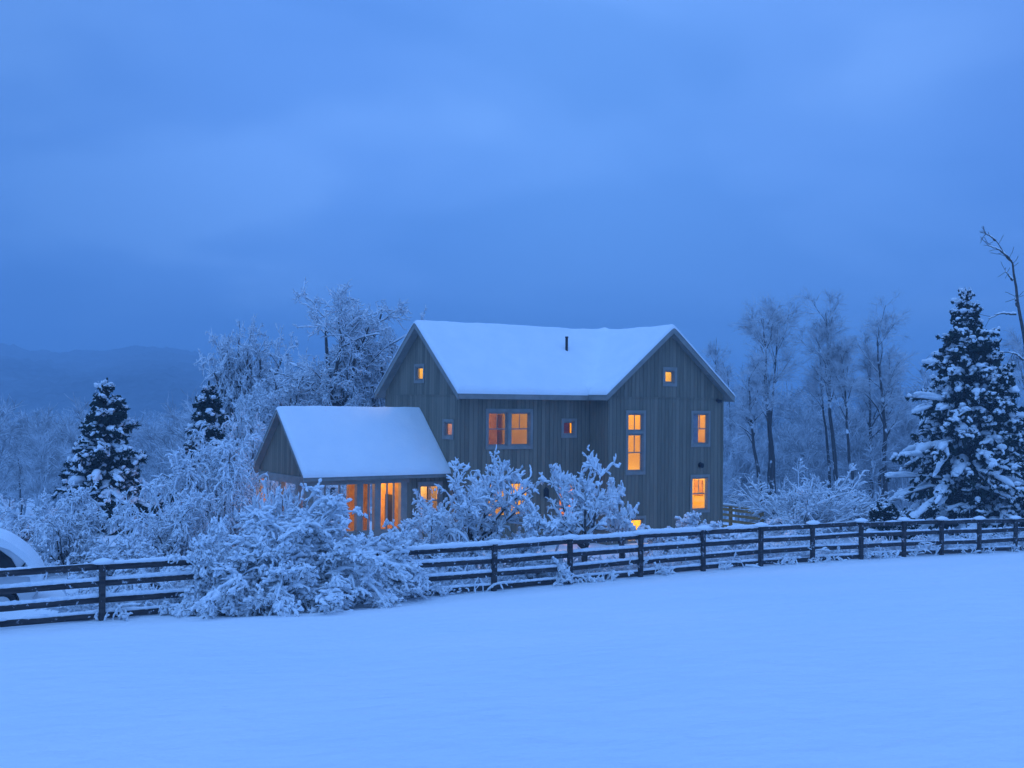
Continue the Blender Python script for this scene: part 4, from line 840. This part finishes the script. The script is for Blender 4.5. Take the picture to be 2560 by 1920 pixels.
# dead snag leaning in from the right edge
def snag():
    Y = 50; X, Yy, z0 = at(2600, Y); pt = lambda px, py: np.array([KX(px) * Y, Y, hgt(py, px, Y)])
    main = [pt(2606, 1330), pt(2590, 1050), pt(2562, 845), pt(2545, 770), pt(2536, 700), pt(2528, 650), pt(2505, 628), pt(2488, 598)]
    subs = [[pt(2528, 652), pt(2500, 625), pt(2466, 611)], [pt(2488, 600), pt(2478, 592), pt(2459, 580)], [pt(2532, 700), pt(2522, 690), pt(2512, 676)], [pt(2540, 785), pt(2500, 783), pt(2470, 797)],
            [pt(2560, 900), pt(2540, 885), pt(2520, 880)], [pt(2543, 765), pt(2538, 750), pt(2538, 738)]]
    def cur(pts, r0, r1):
        pts = np.array(pts); K = 14; t = np.linspace(0, len(pts) - 1, K); Q = np.stack([np.interp(t, np.arange(len(pts)), pts[:, i]) for i in range(3)], -1)
        Q += np.random.RandomState(int(r0 * 1000)).randn(K, 3) * 0.015; Q[0] = pts[0]
        return Q[None], np.linspace(r0, r1, K)[None]
    c0 = cur(main, 0.10, 0.013); cs = [cur(s, 0.05, 0.012) for s in subs]
    rng = np.random.RandomState(3)
    tr = merge([tubes(*c0, 9)] + [tubes(*c, 6) for c in cs]); allc = (np.concatenate([c0[0]] + [c[0] for c in cs]), np.concatenate([c0[1] * .5] + [c[1] for c in cs]))
    p2 = branch(*allc, 6, (0.3, 0.9), (0.5, 1.1), 5, rng, -0.1, 0.15, (0.55, 1), 0.4)
    plant('dead_tree', [('trunk', tr, BARK), ('twigs', tubes(p2[0], np.maximum(p2[1], .01), 4), BARK), ('snow_load', snow_on(*allc, 0.02, rng, 5), SNOWB)],
          'dead leafless snag with crooked top reaching above the spruce at the right edge', 'dead tree', (X, Yy, z0))
snag()

# undergrowth along the fence, twigs poking from snow
def undergrowth():
    rng = np.random.RandomState(77); VF = []; VS = []
    n = 380; t = rng.rand(n); x = np.interp(t, [0, 1], [-11, 24]) ; bias = rng.rand(n)
    y = 33.4 + 0.66 * x + np.where(bias < 0.84, rng.uniform(0.2, 2.6, n), rng.uniform(-0.12, 0.15, n))
    z = ground_z(x, y); n0 = 7
    p = np.stack([np.repeat(x, n0), np.repeat(y, n0), np.repeat(z, n0) - 0.02], -1) + rng.randn(n * n0, 3) * np.array([0.12, 0.12, 0])
    d = rng.randn(n * n0, 3) * 0.5; d[:, 2] = 1
    hs = np.repeat(np.where(bias < 0.84, rng.uniform(0.35, 1.0, n) * np.where(x > 6, 1.1, 0.8), 0.28), n0)
    P0 = integrate(p, d, hs * rng.uniform(0.6, 1.2, n * n0), 6, rng, 1.2, 0.15); R0 = np.full((len(P0), 6), 0.006)
    P1, R1 = branch(P0, R0, 3, (0.10, 0.35), (0.4, 1.1), 4, rng, 1.2, 0.2, (0.2, 1), 0.8)
    a = merge([tubes(P0, R0, 4), tubes(P1, np.maximum(R1, .004), 3), snow_on(P0, R0, 0.030, rng, 5, 0.4, 0.4), snow_on(P1, R1, 0.026, rng, 4, 0.4, 0.4)])
    o = mesh_np('undergrowth', *a, SNOWB); tag(o, kind='stuff')
undergrowth()

# far woods, one mass : merged low detail frosted trees standing down the slope
def woods(name, spots, seed, th=0.06, twigs=230):
    rng = np.random.RandomState(seed); parts = []
    protos = []
    for q in range(7):
        H = 1.0; n0 = 8
        tr = np.stack([np.cumsum(rng.randn(8)) * 0.01, np.cumsum(rng.randn(8)) * 0.01, np.linspace(0, 0.9, 8)], -1)[None]; tR = np.linspace(0.016, 0.004, 8)[None]
        P1, R1 = branch(tr, tR, 16, (0.3, 0.55), (0.4, 0.9), 5, rng, -0.6, 0.12, (0.2, 0.98), 0.5, taper=0.5)
        P2, R2 = branch(P1, R1, twigs / 16, (0.10, 0.26), (0.4, 1.1), 4, rng, 0, 0.2, (0.15, 1), 0.5)
        protos.append((tubes(tr, tR, 4), tubes(P1, np.maximum(R1, .0035), 3), P2))
    nv = 0; VV, FF = [], []
    for (x, y, z, h) in spots:
        pr = protos[rng.randint(7)]; a = rng.rand() * 6.28; M_ = np.array([[math.cos(a), -math.sin(a), 0], [math.sin(a), math.cos(a), 0], [0, 0, 1]]) * h; wd = rng.uniform(0.8, 1.25); M_[:2] *= wd
        dist = math.hypot(x, y); rt = max(0.020, dist * 0.00032) * rng.uniform(0.8, 1.25) / h
        V2, F2 = tubes(pr[2], np.broadcast_to(np.array([1, 1, .9, .4]) * rt, pr[2].shape[:2]), 3)
        for V, F in (pr[0], pr[1], (V2, F2)):
            VV.append(V @ M_.T + np.array([x, y, z])); FF.append(F + nv); nv += len(V)
    o = mesh_np(name, np.concatenate(VV), np.concatenate(FF), TWIGW); tag(o, kind='stuff'); return o
TWIGW = mat('woodland_frost', (0.4, 0.45, 0.5), 0.95, noise_col(1.1, (0.30, 0.33, 0.36), (0.72, 0.77, 0.82), p=(0.38, 0.62)))
rng = np.random.RandomState(5); S = []
def scatter(n, px0, px1, y0, y1, hmin, hmax, cap=None):
    for _ in range(n):
        Y = math.sqrt(rng.uniform(y0 ** 2, y1 ** 2)); px = rng.uniform(px0, px1); X = KX(px) * Y; z = float(ground_z(X, Y)); h = rng.uniform(hmin, hmax)
        if cap:
            top = hgt(cap(px) + rng.uniform(-8, 22), px, Y) - z
            if top < 2.5: continue
            h = min(h, top)
        S.append((X, Y, z - 0.2, h))
scatter(150, -250, 760, 75, 190, 8, 13, lambda p: 1035 + 12 * math.sin(p * 0.02))
scatter(130, -300, 900, 190, 420, 10, 16, lambda p: 1018 + 8 * math.sin(p * 0.03))
scatter(70, 400, 1100, 62, 110, 6, 10, lambda p: 960)
scatter(100, 1780, 2300, 66, 120, 5, 9, lambda p: 1040 + 50 * math.sin(p * 0.011))
scatter(110, 1780, 2800, 95, 260, 9, 16, lambda p: 930 + 25 * math.sin(p * 0.02))
woods('woodland', S, 9)

# ================================================================== haze : still, even air round everything
hz = MB().box((-1500, -1500, -60.0), (1500, 1500, HTOP + 2)); ho = hz.build('haze', SNOW); ho.data.materials.clear()
hm = bpy.data.materials.new('haze_air'); hm.use_nodes = True; n_ = hm.node_tree.nodes; n_.clear()
o_ = n_.new('ShaderNodeOutputMaterial'); pv_ = n_.new('ShaderNodeVolumePrincipled'); pv_.inputs['Color'].default_value = (0.50, 0.72, 0.90, 1); pv_.inputs['Density'].default_value = 0.0012
hm.node_tree.links.new(pv_.outputs[0], o_.inputs['Volume']); ho.data.materials.append(hm); tag(ho, kind='stuff')
